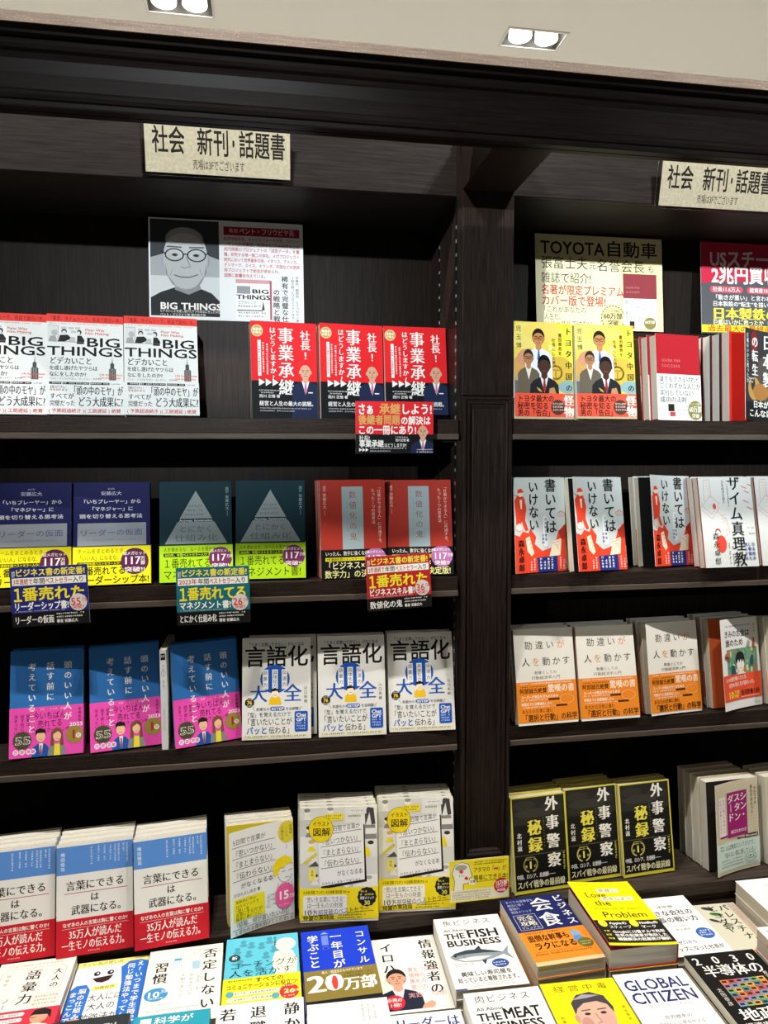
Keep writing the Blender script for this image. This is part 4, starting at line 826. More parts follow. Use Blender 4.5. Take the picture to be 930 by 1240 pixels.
for i, (fx, ax) in enumerate(((-3.6, .55), (-.2, -.2), (1.5, 1.0))):
    t = thing('track_spotlight', '%s ceiling spotlight on the far side of the aisle behind the camera' % ('left', 'middle', 'right')[i], 'spotlight', (fx, -5.6, CZ - .10))
    t.rotation_euler = (Vector((ax, 0, EYE + .34)) - Vector((fx, -5.6, CZ - .10))).to_track_quat('-Z', 'Y').to_euler()
    b = MB()
    for k in range(16):
        pass
    vs, fs = [], []
    for zz, rr_ in ((.09, .03), (.085, .045), (0, .05), (0, .042), (.02, .035)):
        for k in range(16): vs.append((rr_*math.cos(k*math.pi/8), rr_*math.sin(k*math.pi/8), zz))
    for j in range(4):
        for k in range(16): fs.append((j*16+k, j*16+(k+1) % 16, j*16+16+(k+1) % 16, j*16+16+k))
    fs.append(tuple(range(16))); mesh_obj('lamp_body', vs, fs, [DMETAL], None, t, True)
    L = bpy.data.lights.new('lamp', 'SPOT'); L.energy = FAR_W*(1.6, .9, .9)[i]; L.color = COOL; L.spot_size = R(11.5); L.spot_blend = 1.0; L.shadow_soft_size = .04
    o = link(bpy.data.objects.new('lamp', L)); o.parent = t; o.location = (0, 0, -.01)
# ------------------------------------------------------------------ the bookcase
def Z(v): return v + EYE
case = thing('bookcase', 'dark-stained wooden bookcase with two open bays and a moulded cornice', 'bookcase')
PX0, PX1 = .372, .472                     # pillar
# carcass
MB().box(XL, XR, .235, .25, Z(-.90), Z(.60)).build('back_panel', BLACKW, case)
for x0, x1 in ((XL-.02, XL), (.366, .472), (XR, XR+.02)):
    MB().box(x0, x1, .007, .235, Z(-.94), Z(.60)).build('upright_panel', WOODV, case)
for x0, x1, hz in ((XL, .366, .4955), (.472, XR, .503)):
    MB().box(x0, x1, .02, .036, Z(hz), Z(.60)).build('header_board', WOODH, case, .001)
    MB().box(x0, x1, .036, .235, Z(hz), Z(hz+.016)).build('soffit', WOODH, case)
    MB().box(x0, x1, .19, .235, Z(.0765), Z(.284)).build('riser_board', WOODV, case, .001)
# pillar: plain upper board, framed lower panel
MB().box(PX0, PX1, 0, .007, Z(.122), Z(.502)).build('pillar_board', WOODV, case, .0008)
def ring_panel(x0, x1, z0, z1, loops, name, mat, panel):
    vs, fs = [], []
    for (ins, y) in loops: vs += [(x0+ins, y, z0+ins), (x1-ins, y, z0+ins), (x1-ins, y, z1-ins), (x0+ins, y, z1-ins)]
    for j in range(len(loops)-1):
        for k in range(4): fs.append((j*4+k, j*4+(k+1) % 4, j*4+4+(k+1) % 4, j*4+4+k))
    o = mesh_obj(name, vs, fs, [mat], None, case)
    j = len(loops)-1; n = loops[-1]
    MB().box(x0+n[0], x1-n[0], n[1], n[1]+.004, z0+n[0], z1-n[0]).build('pillar_panel', panel, case)
ring_panel(PX0, PX1, Z(-.802), Z(.120), [(0, .007), (0, -.004), (.003, -.008), (.006, -.008), (.008, -.003), (.010, -.003), (.011, -.006), (.014, -.005), (.016, 0), (.018, 0), (.0225, .0045), (.0235, .004)], 'pillar_moulding', WOODV, WOODV)
MB().box(PX0, PX1, 0, .007, Z(-.94), Z(-.803)).build('pillar_base', WOODK, case, .0008)
# cross beams to the cornice
for x0, x1 in ((XL-.02, XL+.08), (PX0, PX1), (XR-.08, XR+.02)):
    MB().box(x0, x1, -.18, .02, Z(.502), Z(.60)).build('cross_beam', WOODY, case, .0008)
# cornice; the unseen rear top lid is added to keep downlights off the top shelf
prof = [(-.095, .6045), (-.095, .592), (-.18, .592), (-.18, .50), (-.191, .50), (-.1915, .502), (-.193, .502), (-.1935, .50), (-.207, .50), (-.2085, .502), (-.2085, .508), (-.213, .509), (-.2165, .513), (-.216, .518), (-.212, .5225), (-.2085, .524),
        (-.209, .545), (-.2125, .562), (-.217, .569), (-.2235, .571), (-.2275, .575), (-.227, .581), (-.222, .583), (-.224, .5845), (-.2345, .5855), (-.236, .589), (-.248, .5905), (-.248, .6045)]
MB().prism([(y, Z(z)) for y, z in prof], XL-.05, XR+.05).build('cornice', WOODD, case)
MB().box(XL-.05, XR+.05, -.25, -.2481, Z(.5905), Z(.6045)).build('cornice_edge', WOODW, case)
# shelves
for bx0, bx1 in ((XL, .366), (.472, XR)):
    for zt in (.076, -.226, -.532):
        s_ = MB().box(bx0+.0005, bx1-.0005, 0, .232, Z(zt-.027), Z(zt)).build('shelf', WOODS, case, .0008)
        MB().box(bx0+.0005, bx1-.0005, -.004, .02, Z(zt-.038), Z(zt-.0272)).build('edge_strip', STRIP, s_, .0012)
        MB().box(bx1-.030, bx1-.002, .012, .030, Z(zt-.043), Z(zt-.0382)).build('shelf_clip', DMETAL, s_)
    MB().box(bx0, bx1, -.05, .235, Z(-.893), Z(-.868)).build('deck', WOODK, case, .001)
    MB().box(bx0, bx1, -.046, -.03, EYE-1.6, Z(-.8932)).build('plinth_board', WOODK, case)
# slotted standards let into the side walls
for wx, sg in ((.366, -1), (XL, 1)):
    for y in (.014, .145):
        b = MB(); b.box(wx if sg > 0 else wx-.0015, wx+.0015 if sg > 0 else wx, y, y+.012, Z(-.86), Z(.49)); o = b.build('slotted_standard', DMETAL, case)
        m = MB(); z = -.84
        while z < .46:
            m.box(wx-.0024 if sg < 0 else wx+.0015, wx-.0015 if sg < 0 else wx+.0024, y+.0035, y+.0085, Z(z), Z(z+.006)); z += .0255
        m.build('slot_edges', STEEL, o)
# ------------------------------------------------------------------ the display table
tb = thing('display_table', 'low dark display table in front of the bookcase, covered with piles of books', 'table', (0, 0, 0))
MB().box(XL, XR, -.78, -.052, Z(TABLE-.03), Z(TABLE)).build('tabletop', WOODK, tb, .0015)
MB().box(XL+.03, XR-.03, -.75, -.73, Z(TABLE-.13), Z(TABLE-.03)).build('apron', WOODH, tb)
for lx in (XL+.03, XR-.09):
    for ly in (-.75, -.13): MB().box(lx, lx+.06, ly, ly+.06, 0, Z(TABLE-.03)).build('leg', WOODV, tb)
# ------------------------------------------------------------------ books standing on the shelves
S1, S2, S3, DK = .076, -.226, -.532, -.868
G = 'face-out copies of the white book with a red top strip on the top shelf'
for i, (x, lab, n) in enumerate(((-.509, 'leftmost white book with a red top strip, cut by the photo edge', 3), (-.377, 'middle white book with a red top strip on the top shelf', 3), (-.245, 'right white book with a red top strip, under the portrait poster', 4))):
    standing('big', lab, 'the ' + lab.split(',')[0].split(' on the')[0], G, x, .014, S1, 6.2, 14, n, .020)
G = 'face-out copies of the red and black book with a bald man'
for x, y, yaw, ln, lab in ((-.022, .062, 8.1, 3, 'leftmost of the three red and black books with a bald man on the cover'), (.1095, .066, 8.0, 3, 'middle red and black book with a bald man on the cover'), (.237, .064, 2, 8, 'rightmost red and black bald-man book, beside the pillar')):
    standing('sha', lab, 'the ' + lab.split(' of')[0].split(' with')[0].split(',')[0] + (' red book with a bald man' if 'of the' in lab else ''), G, x, y, S1, yaw, ln, 2, .017)
G = 'yellow painted books on the top shelf'
standing('toy', 'yellow book painted with three men, next to the pillar', 'the yellow three-men book next to the pillar', G, .4765, -.006, S1, 5.5, 4.2, 2, .017, 0, .0015, .0015)
standing('toy', 'yellow book painted with three men, beside the crimson book', 'the yellow three-men book beside the crimson book', G, .6045, -.006, S1, 1.5, 7.4, 2, .017)
standing('dare', 'small crimson book with a white lower band on the top shelf', 'the small crimson book', 'crimson books on the top shelf', .785, .012, S1, 11.5, 5, 4, .021, 0, .003)
standing('nihon', 'dark book with a bulging cover over a red leaf, at the right photo edge', 'the dark book with a red leaf', 'dark red-leaf books on the top shelf', .968, -.004, S1, 24, 3, 4, .022, 17, .005)
G = 'navy books with a yellow band'
standing('lead', 'navy book with a yellow band at the left photo edge', 'the navy book at the left photo edge', G, -.476, .0, S2, 4.8, 14.5, 2)
standing('lead', 'navy book with a yellow band beside the dark teal books', 'the navy book beside the teal books', G, -.338, -.004, S2, 4.8, 14.5, 2)
G = 'dark teal books with a grey triangle'
standing('grn', 'left dark teal book with a grey triangle and lime band', 'the left teal triangle book', G, -.191, .003, S2, 3.2, 14.5, 2)
standing('grn', 'right dark teal book with a grey triangle and lime band', 'the right teal triangle book', G, -.057, .020, S2, -2.5, 13.5, 2)
G = 'brick red books with a pale blue label'
standing('red', 'left brick red book with a pale blue label and black band', 'the left brick red book', G, .102, .0, S2, 5.5, 5, 3)
standing('red', 'right brick red book with a pale blue label, beside the pillar', 'the right brick red book', G, .231, .012, S2, -4.5, 12, 2)
G = 'blue books with a pink band'
standing('blu', 'leftmost blue book with a pink band on the third shelf', 'the leftmost blue and pink book', G, -.4555, -.002, S3, 3.7, 11.3, 2)
standing('blu', 'middle blue book with a pink band on the third shelf', 'the middle blue and pink book', G, -.3185, .000, S3, 10, 14, 2, .016, 0, .0015, .002)
standing('blu', 'rightmost blue book with a pink band, beside the white one', 'the rightmost blue and pink book', G, -.1690, -.006, S3, 16, 11, 2, .016, 0, .0015, .006)
a, _ = design('plain', 128, 186, '#dfe2e2', spine='#e2e5e5')
M = Matrix.Translation((-.1945, .130, EYE + S3 + .0004)) @ Matrix.Rotation(R(-90), 4, 'Z')
pb = put_book('plain', 'white book turned spine outward between two blue and pink books', None, M, .0115)
sa = Art(20, 186, '#e2e5e5'); sa.r(3, 6, 14, 12, '#1c1c1c'); sa.t(10, 8, 6, 'なす?', WH, 'b', 12, al='c'); sa.v(10, 26, 6, 'その', '#6a7074'); sa.ring(10, 43, 5.5, 5.5, .8, '#6a7074'); sa.t(10, 39, 7, '3', '#6a7074', al='c'); sa.v(10, 54, 7, '人は', '#6a7074', '', 1.2); sa.r(7, 110, 6, 40, '#cfd4d6')
sh = Sheet(); sh.slab(lambda x, z, o: (.128 + .0001 + o, x, z), 0, .0115, 0, .186, 0, .0002, '#e2e5e5', 1); sh.ink(sa, .0115, .186, lambda x, z, o: (.128 + .0001 + o, x, z), .00025)
link(bpy.data.objects.new('spine_label', sh.mesh('spine_label')), pb)
G = 'white books with a blue disc'
standing('gen', 'leftmost white book with a blue disc, next to the blue and pink one', 'the leftmost blue-disc book', G, -.0505, .013, S3, -4.8, 10.9, 2, .017, 0, .004, .011)
standing('gen', 'middle white book with a blue disc on the third shelf', 'the middle blue-disc book', G, .094, .002, S3, -2.6, 11.1, 2, .017)
standing('gen', 'rightmost white book with a blue disc, beside the pillar', 'the rightmost blue-disc book', G, .231, .003, S3, -3.5, 13, 2, .017)
G = 'grey and red books with brush lettering'
standing('kai', 'grey and red book with brush lettering, beside the pillar', 'the brush-lettered book beside the pillar', G, .479, -.011, S2, 14.5, 5, 2, .016, 8, .004, .004)
standing('kai', 'middle grey and red book with brush lettering', 'the middle brush-lettered book', G, .604, -.024, S2, 14.6, 9.3, 2, .016, 8, .004, .006)
standing('kai', 'grey and red brush-lettered book with its cover swung out', 'the brush-lettered book with the open cover', G, .779, -.002, S2, 21, 8.2, 2, .016, 17)
G = 'pale grey books with a tall black title'
standing('zaim', 'pale grey book with one tall black column of lettering', 'the pale grey tall-title book', G, .881, -.018, S2, 4.2, 11.2, 2, .016, 2, .002)
standing('zaim', 'pale grey tall-title book cut by the right photo edge', 'the pale grey book at the photo edge', G, 1.014, -.012, S2, 4.2, 11.2, 2, .016, 2)
G = 'cream books with an orange band'
standing('kan', 'cream book with an orange band, beside the pillar', 'the cream and orange book beside the pillar', G, .489, -.010, S3, 2.1, 11.4, 3, .017, 0, .002)
standing('kan', 'middle cream book with an orange band', 'the middle cream and orange book', G, .623, -.007, S3, .8, 12.0, 3, .017, 0, .002)
standing('kan', 'right cream and orange book with its cover standing away from the pages', 'the right cream and orange book', G, .774, -.010, S3, 9, 9.6, 3, .017, 7, .002)
G = 'white books with a green picture'
standing('kimi', 'white book with a green picture and red band, cover swung open', 'the white book with the open cover', G, .935, -.019, S3, 20, 8, 3, .02, 15, .002)
standing('kimi', 'white book with a green picture, cut by the right photo edge', 'the green-picture book at the photo edge', G, 1.062, -.006, S3, 3, 8, 2, .02)
# ---- the deck
G = 'white, blue and red books at the left of the deck'
for x, y, yaw, lab in ((-.503, -.067, 4.5, 'leftmost white, blue and red book, cut by the photo edge'), (-.371, -.067, 4.6, 'middle white, blue and red book on the deck'), (-.239, -.070, 6.8, 'right white, blue and red book, beside the swung-open booklet')):
    standing('kot', lab, 'the ' + lab.split(',')[0] + ' blue and red book', G, x, y, DK, yaw, 12, 4, .0145, 0, .0015, .0012 if yaw > 6 else 0)
standing('curl', 'white paperback with its cover swung open over a yellow leaf', 'the white book with a yellow leaf', 'white paperbacks with yellow endpapers', -.074, -.066, DK, 19.7, 4, 4, .0105, 17, .002, -.001)
G = 'yellow-banded comic-cover workbooks'
standing('zuk', 'left large workbook with a comic cover and yellow band', 'the left comic-cover workbook', G, .052, -.040, DK, -6.5, 8, 5, .011, 0, .002, -.0018)
standing('zuk', 'right large workbook with a comic cover, beside the pillar', 'the right comic-cover workbook', G, .2035, -.036, DK, -5.5, 9.5, 5, .011, 0, .002, -.0006)
G = 'black books with a yellow frame'
for x, y, yaw, n, lab in ((.4775, -.030, 3.8, 3, 'black book with a yellow frame, beside the pillar'), (.5995, -.012, 4, 3, 'middle black book with a yellow frame on the deck'), (.7195, -.012, 3.8, 2, 'rightmost black book with a yellow frame on the deck')):
    standing('gai', lab, 'the ' + lab.replace(' with a yellow frame', '').split(',')[0].replace(' on the deck', '') + (' beside the pillar' if 'pillar' in lab else ''), G, x, y, DK, yaw, 9, n, .017, 0, .0015, .0010)
G = 'newsprint-look books with a magenta block'
standing('shin', 'beige newsprint book with a magenta block, cover swung open', 'the magenta-block book with the open cover', G, .910, -.047, DK, 14.5, 6, 4, .021, 12, .001, -.002)
standing('shin', 'beige magenta-block book cut by the right photo edge', 'the magenta-block book at the photo edge', G, 1.046, -.022, DK, 5, 6, 3, .021)
# ------------------------------------------------------------------ books lying on the table
def pile(key, lab, ref, group, *a, **k): lying(key, lab, ref, group, *a, **k)
pile('goi', 'cream book with a red band and grey spine at the left end of the table', 'the cream book at the left end', 'pile of cream books at the left', -.460, -.064, -.866, 1.2, 5)
pile('otona', 'book with blue speech blobs and a smiling brain cartoon', 'the brain-cartoon book', 'pile of brain-cartoon books', -.334, -.064, -.880, 1.4, 4)
pile('hitei', 'cream book with two pale blue figures and a blue oval', 'the cream book with pale blue figures', 'pile of cream books with blue figures', -.2135, -.064, -.873, 1.2, 4)
pile('coach', 'sky blue book with a white figure and yellow band', 'the sky blue book', 'pile of sky blue books', -.0805, -.063, -.867, -.4, 4)
pile('consul', 'bright blue book with an olive gold band', 'the bright blue book', 'pile of bright blue books', .052, -.063, -.869, .2, 4)
pile('joho', 'white book with a suited man, lower than its neighbours', 'the white book with a suited man', 'pile of white books with a suited man', .183, -.063, -.900, -1.7, 3)
pile('fish', 'white paperback with a drawing of a fish', 'the white fish book', 'pile of white fish books', .3025, -.064, -.872, -1.7, 4)
pile('kaishoku', 'navy book with an orange band', 'the navy and orange book', 'pile of navy and orange books', .434, -.062, -.850, 1.5, 4)
pile('love', 'yellow and black hardback showing its dark red board', 'the yellow and black hardback', 'pile of yellow and black hardbacks', .5705, -.064, -.836, -1.2, 3, open_=5)
pile('chiisana', 'plain white book with a blue disc, partly under the yellow hardback\'s edge', 'the plain white book with a blue disc', 'pile of white blue-disc books', .7055, -.062, -.879, -1.5, 4)
pile('pales', 'grey-green book with a red band and tumbling leaf shapes', 'the grey-green book', 'pile of grey-green books', .826, -.062, -.905, -2.5, 3)
pile('scrib', 'thick white book covered in faint scribbles at the right photo edge', 'the scribbled white book', 'pile of thick scribbled books', .936, -.064, -.862, -1, 3)
pile('slab', 'charcoal book at the very bottom edge of the photo, left', 'the charcoal book', 'pile of charcoal books', -.3245, -.258, -.832, 1, 5)
pile('teal', 'teal book at the bottom edge, below the cream book with figures', 'the teal book', 'pile of teal books', -.207, -.256, -.841, 0, 5)
pile('shizu', 'white book with large black lettering at the bottom edge', 'the white large-letter book', 'pile of white large-letter books', -.0835, -.266, -.831, -1.5, 5)
pile('white', 'almost blank white book in front of the bright blue one', 'the almost blank white book', 'pile of almost blank white books', .052, -.264, -.850, -1.8, 5)
pile('riida', 'white book with dark blue lettering at the bottom edge', 'the white book with dark blue letters', 'pile of white books with dark blue letters', .183, -.262, -.888, -2.5, 3)
pile('meat', 'white paperback in front of the fish book, title only showing', 'the white book in front of the fish book', 'pile of white title books', .3045, -.264, -.865, -1.8, 4)
pile('keiei', 'yellow book with a painted man\'s head', 'the yellow painted-head book', 'pile of yellow painted-head books', .4345, -.264, -.866, -2.5, 4)
pile('global', 'white book with large navy capital letters', 'the white book with navy capitals', 'pile of white navy-capital books', .5645, -.262, -.868, -2, 4)
pile('y2030', 'black book with a coloured block grid', 'the black block-grid book', 'pile of black block-grid books', .695, -.262, -.850, -2, 5)
pile('wedge', 'white book with a pinkish edge at the lower right photo edge', 'the white pink-edged book', 'pile of white pink-edged books', .829, -.266, -.812, -3, 7)
# ------------------------------------------------------------------ promotional cards on the shelf fronts
def pop(key, lines_, base, lower, lab, M, w, h, num):
    a = Art(130, 104, base)
    a.r(0, 80, 130, 24, '#171616')
    a.t(3, 6, 12, '識学', WH, '', 6); a.t(9, 3, 14, 'ビジネス書の新定番!', '#ecdc50', 'B', 117); a.r(3, 19, 124, 13, '#f0eee6')
    a.t(5, 20, 11, lines_[0], '#b0282c', 'b', 32); a.t(38, 20, 11, '年間', '#2c2a28', 'b', 20); a.t(58, 20, 11.5, 'ベストセラー', '#b0282c', 'b', 46); a.t(104, 20, 11, '入り', '#2c2a28', 'b', 20)
    a.t(0, 33, 30, '１', '#f0df30', 'B', 23); a.t(19, 35, 25, lines_[1], '#f0df30', 'B', 106); a.t(4, 61, 15, lines_[2], WH, 'B', 92)
    a.e(112, 66, 15, 15, '#d6d2cc'); a.t(99, 55, 18, num, '#d03a3a', 'b', 18); a.t(118, 58, 7, '万部', '#d03a3a', 'b', 9); a.t(112, 70, 8, '突破!!', '#d03a3a', 'b', 20, al='c')
    a.g(6, 76.5, 84, 2.4, '#c9c9d2'); a.t(4, 85, 15, lines_[3], WH, 'm', 66)
    a.g(74, 83, 48, 3.4, WH); a.g(74, 88.5, 44, 3.4, WH); a.t(74, 94, 6.5, '著者 安藤広大', WH, 'b', 36)
    card('promotional_card', lab, 'shelf card', a, M, w, h, .0009, 'best-seller cards on the second shelf')
pop('l', ('3年連続で', '番売れた', 'リーダーシップ書!', 'リーダーの仮面'), '#232a78', K, 'navy and yellow promotional card clipped under the navy books', pose(-.4345, -.020, -.288, .5, 2, -1.5), .127, .104, '55')
pop('g', ('2023年', '番売れてる', 'マネジメント書!', 'とにかく仕組み化'), '#1a6a78', K, 'teal promotional card clipped under the dark teal books', pose(-.159, -.020, -.2965, .5, 2, -.6), .129, .104, '26')
pop('r', ('2年連続で', '番売れた', 'ビジネススキル書!', '数値化の鬼'), '#b3262a', K, 'red promotional card clipped under the brick red books', pose(.187, -.020, -.2845, .5, 2, -2.6), .123, .103, '36')
a = Art(146, 95, '#de2630'); a.r(0, 60, 146, 35, '#14151a')
a.t(4, 3, 22, 'さぁ', WH, 'B', 30); a.t(44, 3, 21, '承継', '#d3a860', 'B', 40); a.t(84, 3, 21, 'しよう!', WH, 'B', 60); a.t(5, 24, 19, '後継者問題', '#d3a860', 'B', 78); a.t(84, 26, 17, 'の解決は', WH, 'B', 57); a.t(4, 43, 18, 'この一冊にあり!', WH, 'B', 110)
a.t(6, 62, 10, '社長!', WH, 'm', 20); a.t(6, 70, 14, '事業承継', WH, 'B', 46); a.t(53, 76, 8, 'はどうしますか?', WH, 'b', 42)
for x in (6, 12, 18): a.p([(x, 85), (x+5.5, 88.5), (x, 92)], WH)
a.g(26, 84.5, 70, 3, '#cfcfcf'); a.g(26, 89.5, 40, 3, '#cfcfcf'); a.g(74, 64, 24, 3, '#dddddd'); a.t(74, 68, 5.5, '西川正悟 著', WH, 'b', 26)
a.bust(126, 55, 10.5, skin='#d8a78c', suit='#1f2a49', tie='#c97aa0', bald=True, low=95); a.g(114, 87, 30, 2.8, '#e8e8e8'); a.g(114, 91.5, 30, 2.8, '#e8e8e8')
card('promotional_card', 'red and black promotional card hanging from the top shelf edge', 'shelf card', a, pose(.1655, -.020, .0115, 0, 1.5), .146, .0955, .0009)
a = Art(120, 84, '#efdd2a')
a.r(2, 60, 116, 22, '#e9e4c8'); a.e(24, 22, 19, 18, '#eeebe0'); a.p([(8, 60), (10, 40), (8, 28), (40, 24), (44, 34), (38, 40), (36, 48), (26, 48), (26, 60)], '#eeebe0')
a.l([(8, 60), (10, 42), (5, 26), (10, 10), (24, 4), (38, 9), (42, 22), (46, 34), (40, 37), (39, 47), (28, 48), (27, 60)], 1, '#3a3820'); a.e(23, 15, 12, 6, '#a8a596'); a.r(15, 27, 18, 8, '#f8f5e8'); a.r(20, 20, 7, 6, '#cf3038', 0, 40); a.r(30, 34, 7, 6, '#cf3038', 0, 40); a.e(46, 45, 8, 6, '#f8f5e8'); a.t(46, 41.5, 6, '言葉', '#3a3820', 'b', 11, al='c'); a.t(24, 28, 6, 'まほう', '#3a3820', '', 14, al='c')
a.g(50, 5, 66, 3.2, '#6a6318'); a.g(50, 9.5, 60, 3.2, '#6a6318'); a.t(48, 16, 12, 'アタマの「', '#3c390f', '', 42); a.r(89, 21, 9, 3.4, '#cf3038'); a.t(97, 16, 12, '」が', '#3c390f', '', 18); a.t(48, 32, 13, '簡単にできる本!', '#3c390f', '', 70); a.l([(48, 46), (118, 45)], .8, '#6a6318')
for y in (63, 68, 72.5, 77): a.g(5, y, 78, 3.2, '#8a8670')
a.e(104, 58, 15, 15, '#c81e38'); a.t(104, 47, 11, '15万部', WH, 'B', 24, al='c'); a.t(104, 57, 6, 'ベストセラー', WH, 'b', 25, al='c'); a.t(104, 64, 6, '実践版', WH, 'b', 18, al='c')
card('promotional_card', 'yellow card with a head outline in front of the pillar base', 'shelf card', a, pose(.3365, -.058, -.8475, 0, 3), .1185, .081, .0009)
# ------------------------------------------------------------------ posters on the riser boards
a = Art(297, 210, '#eceeee')
a.r(3, 3, 130, 200, '#d2d7d8'); a.r(3, 3, 130, 80, '#3a3e42'); a.p([(3, 83), (70, 60), (133, 83), (133, 120), (3, 120)], '#a8aeb2')
a.p([(3, 203), (3, 166), (22, 154), (50, 143), (92, 143), (118, 154), (133, 170), (133, 203)], '#26292d'); a.p([(48, 148), (52, 126), (92, 124), (98, 146), (74, 158)], '#8f9296')
a.e(28, 88, 5, 14, '#a4a7aa'); a.e(110, 86, 5, 14, '#9a9da0'); a.p([(69 + 42*math.sin(R(q)), 84 - 66*math.cos(R(q))*(1 if abs(q) < 90 else .95)) for q in range(-180, 180, 12)], '#b9bcbe')
a.e(67, 44, 36, 26, '#a2a6a9'); a.e(67, 56, 34, 26, '#c3c6c7'); a.p([(30, 92), (36, 120), (52, 142), (44, 138), (32, 116)], '#8f9396'); a.p([(108, 92), (104, 118), (88, 142), (98, 134), (108, 112)], '#84888b')
for sg in (-1, 1):
    a.ring(69 + sg*21, 76, 17, 12.5, 2.4, '#1b1c1e', n=20); a.l([(69+sg*8, 60), (69+sg*34, 59)], 3, '#5a5d60'); a.e(69+sg*20, 76, 6, 3, '#4a4d50'); a.e(69+sg*20, 76, 2.4, 2.6, '#1b1c1e'); a.l([(69+sg*38, 74), (69+sg*44, 70)], 2.4, '#1b1c1e')
a.l([(65, 74), (73, 74)], 2.4, '#1b1c1e'); a.l([(70, 78), (78, 100), (66, 103), (60, 100)], 1.6, '#84888b'); a.l([(48, 118), (60, 122), (76, 122), (92, 116)], 2, '#4c4f52'); a.l([(44, 106), (40, 120)], 1.2, '#8f9396'); a.l([(96, 104), (100, 118)], 1.2, '#8f9396')
a.t(20, 172, 19, 'BIG THINGS', WH, 'B', 116); a.t(20, 189, 7, 'どデカいことを成し遂げたヤツらはなにをしたのか?', WH, '', 116); a.t(20, 197, 5.5, 'ベント・フリウビヤ著 櫻井祐子訳', WH, '', 86)
a.r(142, 12, 148, 18, '#a82038'); a.t(152, 15, 10, '著者', '#e8c8cc', '', 18); a.t(172, 13, 14, 'ベント・フリウビヤ氏', '#f6e4e6', 'b', 108)
for i, s_ in enumerate(('経済地理学者。オックスフォード大学、コペンハ', 'ーゲンIT大学教授。世界中の1万6000件以上の', '兆円規模のプロジェクトの「成否データ」を蓄', '積、研究する唯一無二の存在。メガプロジェクト', '研究において世界最多引用。イギリス、アメリカ、', 'デンマーク、スイス、オランダ、中国などの官民', '両プロジェクトで助言が求められ、', '国策に影響を与えている。')):
    a.t(142, 33 + i*11, 8.6, s_, '#c8606c', 'b', 148 if i < 6 else (112 if i == 6 else 84))
a.r(164, 124, 66, 82, '#f7f8f8'); a.r(164, 122, 66, 8, '#d8a0a6'); a.p([(230, 122), (234, 124), (234, 206), (230, 206)], '#b8606a'); a.r(166, 136, 26, 16, '#9a9c9e'); a.t(195, 140, 12, 'BIG', K, 'B', 34); a.t(165, 152, 13, 'THINGS', K, 'B', 66); a.t(168, 166, 8, 'どデカいこと', K, '', 36); a.g(168, 176, 44, 5, '#555555'); a.r(166, 186, 50, 2, K); a.p([(214, 186), (217, 166), (220, 186)], '#4a4c4e'); a.g(168, 190, 54, 5, '#666666'); a.g(168, 197, 50, 5, '#888888')
a.v(284, 112, 6.5, '予算内、期限内、とてつもない便益', '#3a3c3e', '', 1.0); a.v(275, 112, 6.5, '3拍子揃ったプロジェクトは0.5%', '#3a3c3e', '', 1.0); a.v(260, 112, 13.5, '稀有で完璧な仕事', '#3a3c3e', 'b', 1.04); a.v(243, 140, 13.5, 'の戦略と戦術', '#3a3c3e', 'b', 1.04)
card('poster', 'poster with a black and white portrait of a man in glasses', 'poster', a, pose(-.2245, .1925, .2846, 0, 5), .310, .206, .0006)
a = Art(305, 212, '#e7dda8')
a.r(0, 60, 200, 152, '#ece5bd'); a.t(12, 8, 40, 'TOYOTA', '#26231c', 'b', 152); a.t(166, 8, 38, '自動車', '#26231c', 'b', 128); a.t(12, 48, 30, '張富士夫', '#2c2922', '', 112); a.t(126, 58, 18, '元', '#2c2922'); a.t(144, 50, 30, '名誉会長', '#2c2922', '', 118); a.t(268, 60, 18, 'も', '#2c2922')
a.t(12, 84, 26, '雑誌で紹介!', '#2c2922', '', 120); a.t(12, 112, 24, '名著が限定プレミアム', '#c04a42', 'b', 198); a.t(12, 136, 24, 'カバー版で登場!', '#c04a42', 'b', 154)
a.t(10, 160, 16, '「これがあなたの', '#55503c', '', 108); a.t(18, 176, 16, '人生だ。', '#55503c', '', 46); a.t(18, 191, 16, 'リハーサルではない」', '#55503c', '', 128)
a.star(182, 184, 27, 30, 24, '#6b5c2a'); a.e(182, 184, 27, 27, '#d9cf96'); a.t(182, 165, 6, 'シリーズ累計', '#5c4f22', '', 34, al='c'); a.t(182, 172, 15, '60万部', '#3c3418', 'm', 46, al='c'); a.t(182, 188, 13, '突破', '#3c3418', 'm', 26, al='c')
a.r(208, 82, 82, 126, '#f1f1ec'); a.r(208, 82, 82, 56, '#8e3a40'); a.t(214, 110, 6, 'GUIDE FOR', '#c08488', '', 34); a.t(214, 120, 6, 'SUCCESS', '#c08488', '', 34)
for y, s_, ww in ((142, '誰でもできるけれど', 74), (154, 'ごくわずかな人しか', 74), (166, '実行していない―', 70), (178, '成功の法則', 48)): a.t(211, y, 10.5, s_, '#4a4842', '', ww)
a.r(222, 190, 12, 10, '#2b2620'); a.r(222, 200, 12, 7, '#c8474a'); a.e(272, 194, 15, 14, '#8b8345'); a.t(272, 187, 8, '60万部', WH, 'b', 24, al='c')
card('poster', 'cream poster with large black letters above the yellow books', 'poster', a, pose(.5955, .1925, .2846 + .003, 0, 5), .303, .2105, .0014)
a = Art(300, 212, '#55565a')
a.p([(0, 0), (300, 0), (300, 78), (0, 96)], '#c02a44'); a.t(22, 16, 44, 'USスチール', '#e6e0dc', 'B', 190, dy=-3); a.t(26, 54, 44, '2兆円買収へ', '#f3f0ea', 'B', 210, dy=-5)
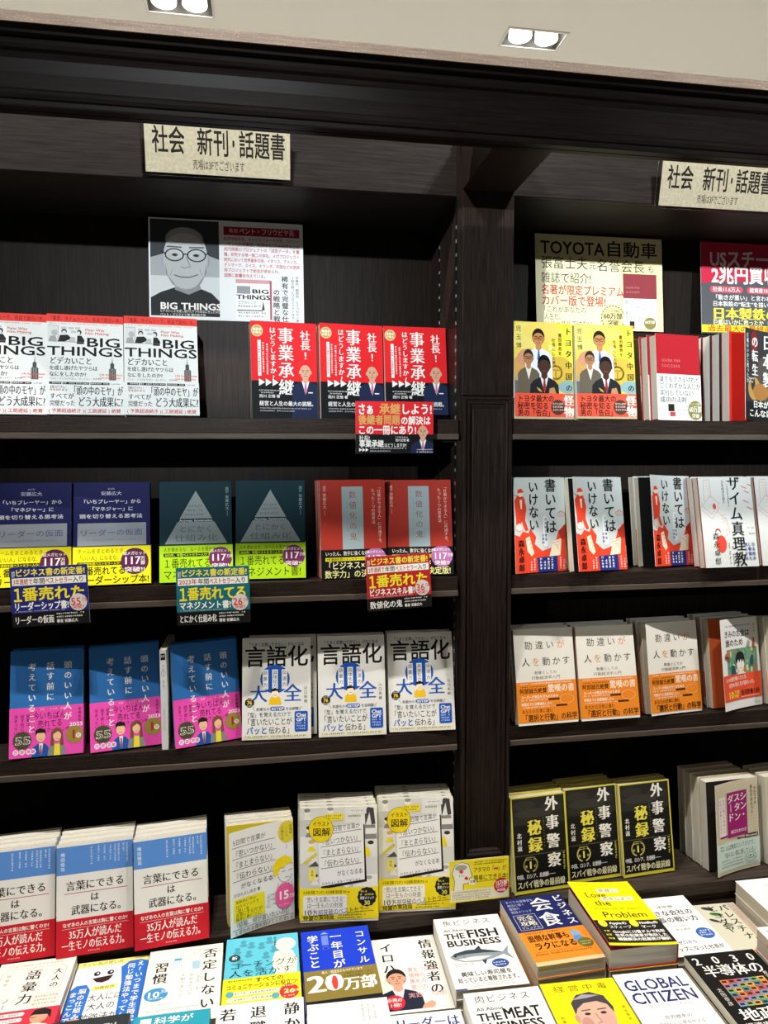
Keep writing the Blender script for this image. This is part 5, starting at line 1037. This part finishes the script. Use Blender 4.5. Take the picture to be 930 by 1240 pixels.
for x, s_ in ((22, '社員11.6万人'), (116, '総資産10兆円'), (220, '70年企業')): a.r(x, 102, 84, 15, '#cf5060', 7); a.t(x+42, 103, 12, s_, '#f6e8e8', 'b', 70, al='c')
a.t(28, 121, 13, '「動きが重い」と言われた重厚長大産業の', '#eceae6', 'b', 262); a.t(28, 136, 13, '日本製鉄の“転生”を描いたノンフィクション', '#eceae6', 'b', 262)
a.t(26, 150, 30, '日本製鉄の転生', '#ece04a', 'M', 240); a.t(28, 178, 14, '巨艦はいかに甦ったか', '#ece9c0', 'm', 130); a.g(168, 181, 80, 8, '#dddddd'); a.r(0, 192, 300, 17, '#e8d82e'); a.t(14, 192, 16, '過去最大の最終赤字4315億円', '#b8342c', 'b', 270)
card('poster', 'red and grey poster with a yellow bottom line at the right photo edge', 'poster', a, pose(.9945, .1925, .2846 + .003, 0, 4.5), .300, .211, .0022, None, 'printed_sheet')
# ------------------------------------------------------------------ hanging section signs
ACR = bpy.data.materials.new('clear_acrylic'); ACR.use_nodes = True
_b = ACR.node_tree.nodes['Principled BSDF']; _b.inputs['Transmission Weight'].default_value = 1.0; _b.inputs['Roughness'].default_value = .04; _b.inputs['IOR'].default_value = 1.3
def sign(lab, M):
    a = Art(250, 84, '#c4c1ae')
    a.t(12, 8, 46, '社会', '#242220', 'b', 56); a.t(88, 8, 46, '新刊', '#242220', 'b', 56); a.t(144, 8, 46, '・', '#242220', 'B', 14); a.t(160, 8, 46, '話題書', '#242220', 'b', 82); a.t(80, 59, 18, '売場は3Fでございます', '#33302c', '', 90)
    t = card('section_sign', lab, 'sign', a, M, .250, .0845, .0012, 'section signs on the header boards', 'sign_card')
    MB().box(-.008, .244, .0016, .0034, -.003, .0855).build('acrylic_holder', ACR, t)
    MB().box(-.008, .244, -.0012, .0034, -.0045, -.0031).build('holder_foot', ACR, t)
sign('cream section sign on the left header board, above the portrait poster', pose(-.197, .0115, .5035, 0, -9))
sign('cream section sign on the right header board, cut by the photo edge', pose(.774, .0115, .4985, 0, -9))
bpy.data.objects.remove(_fo)
bpy.context.view_layer.update()
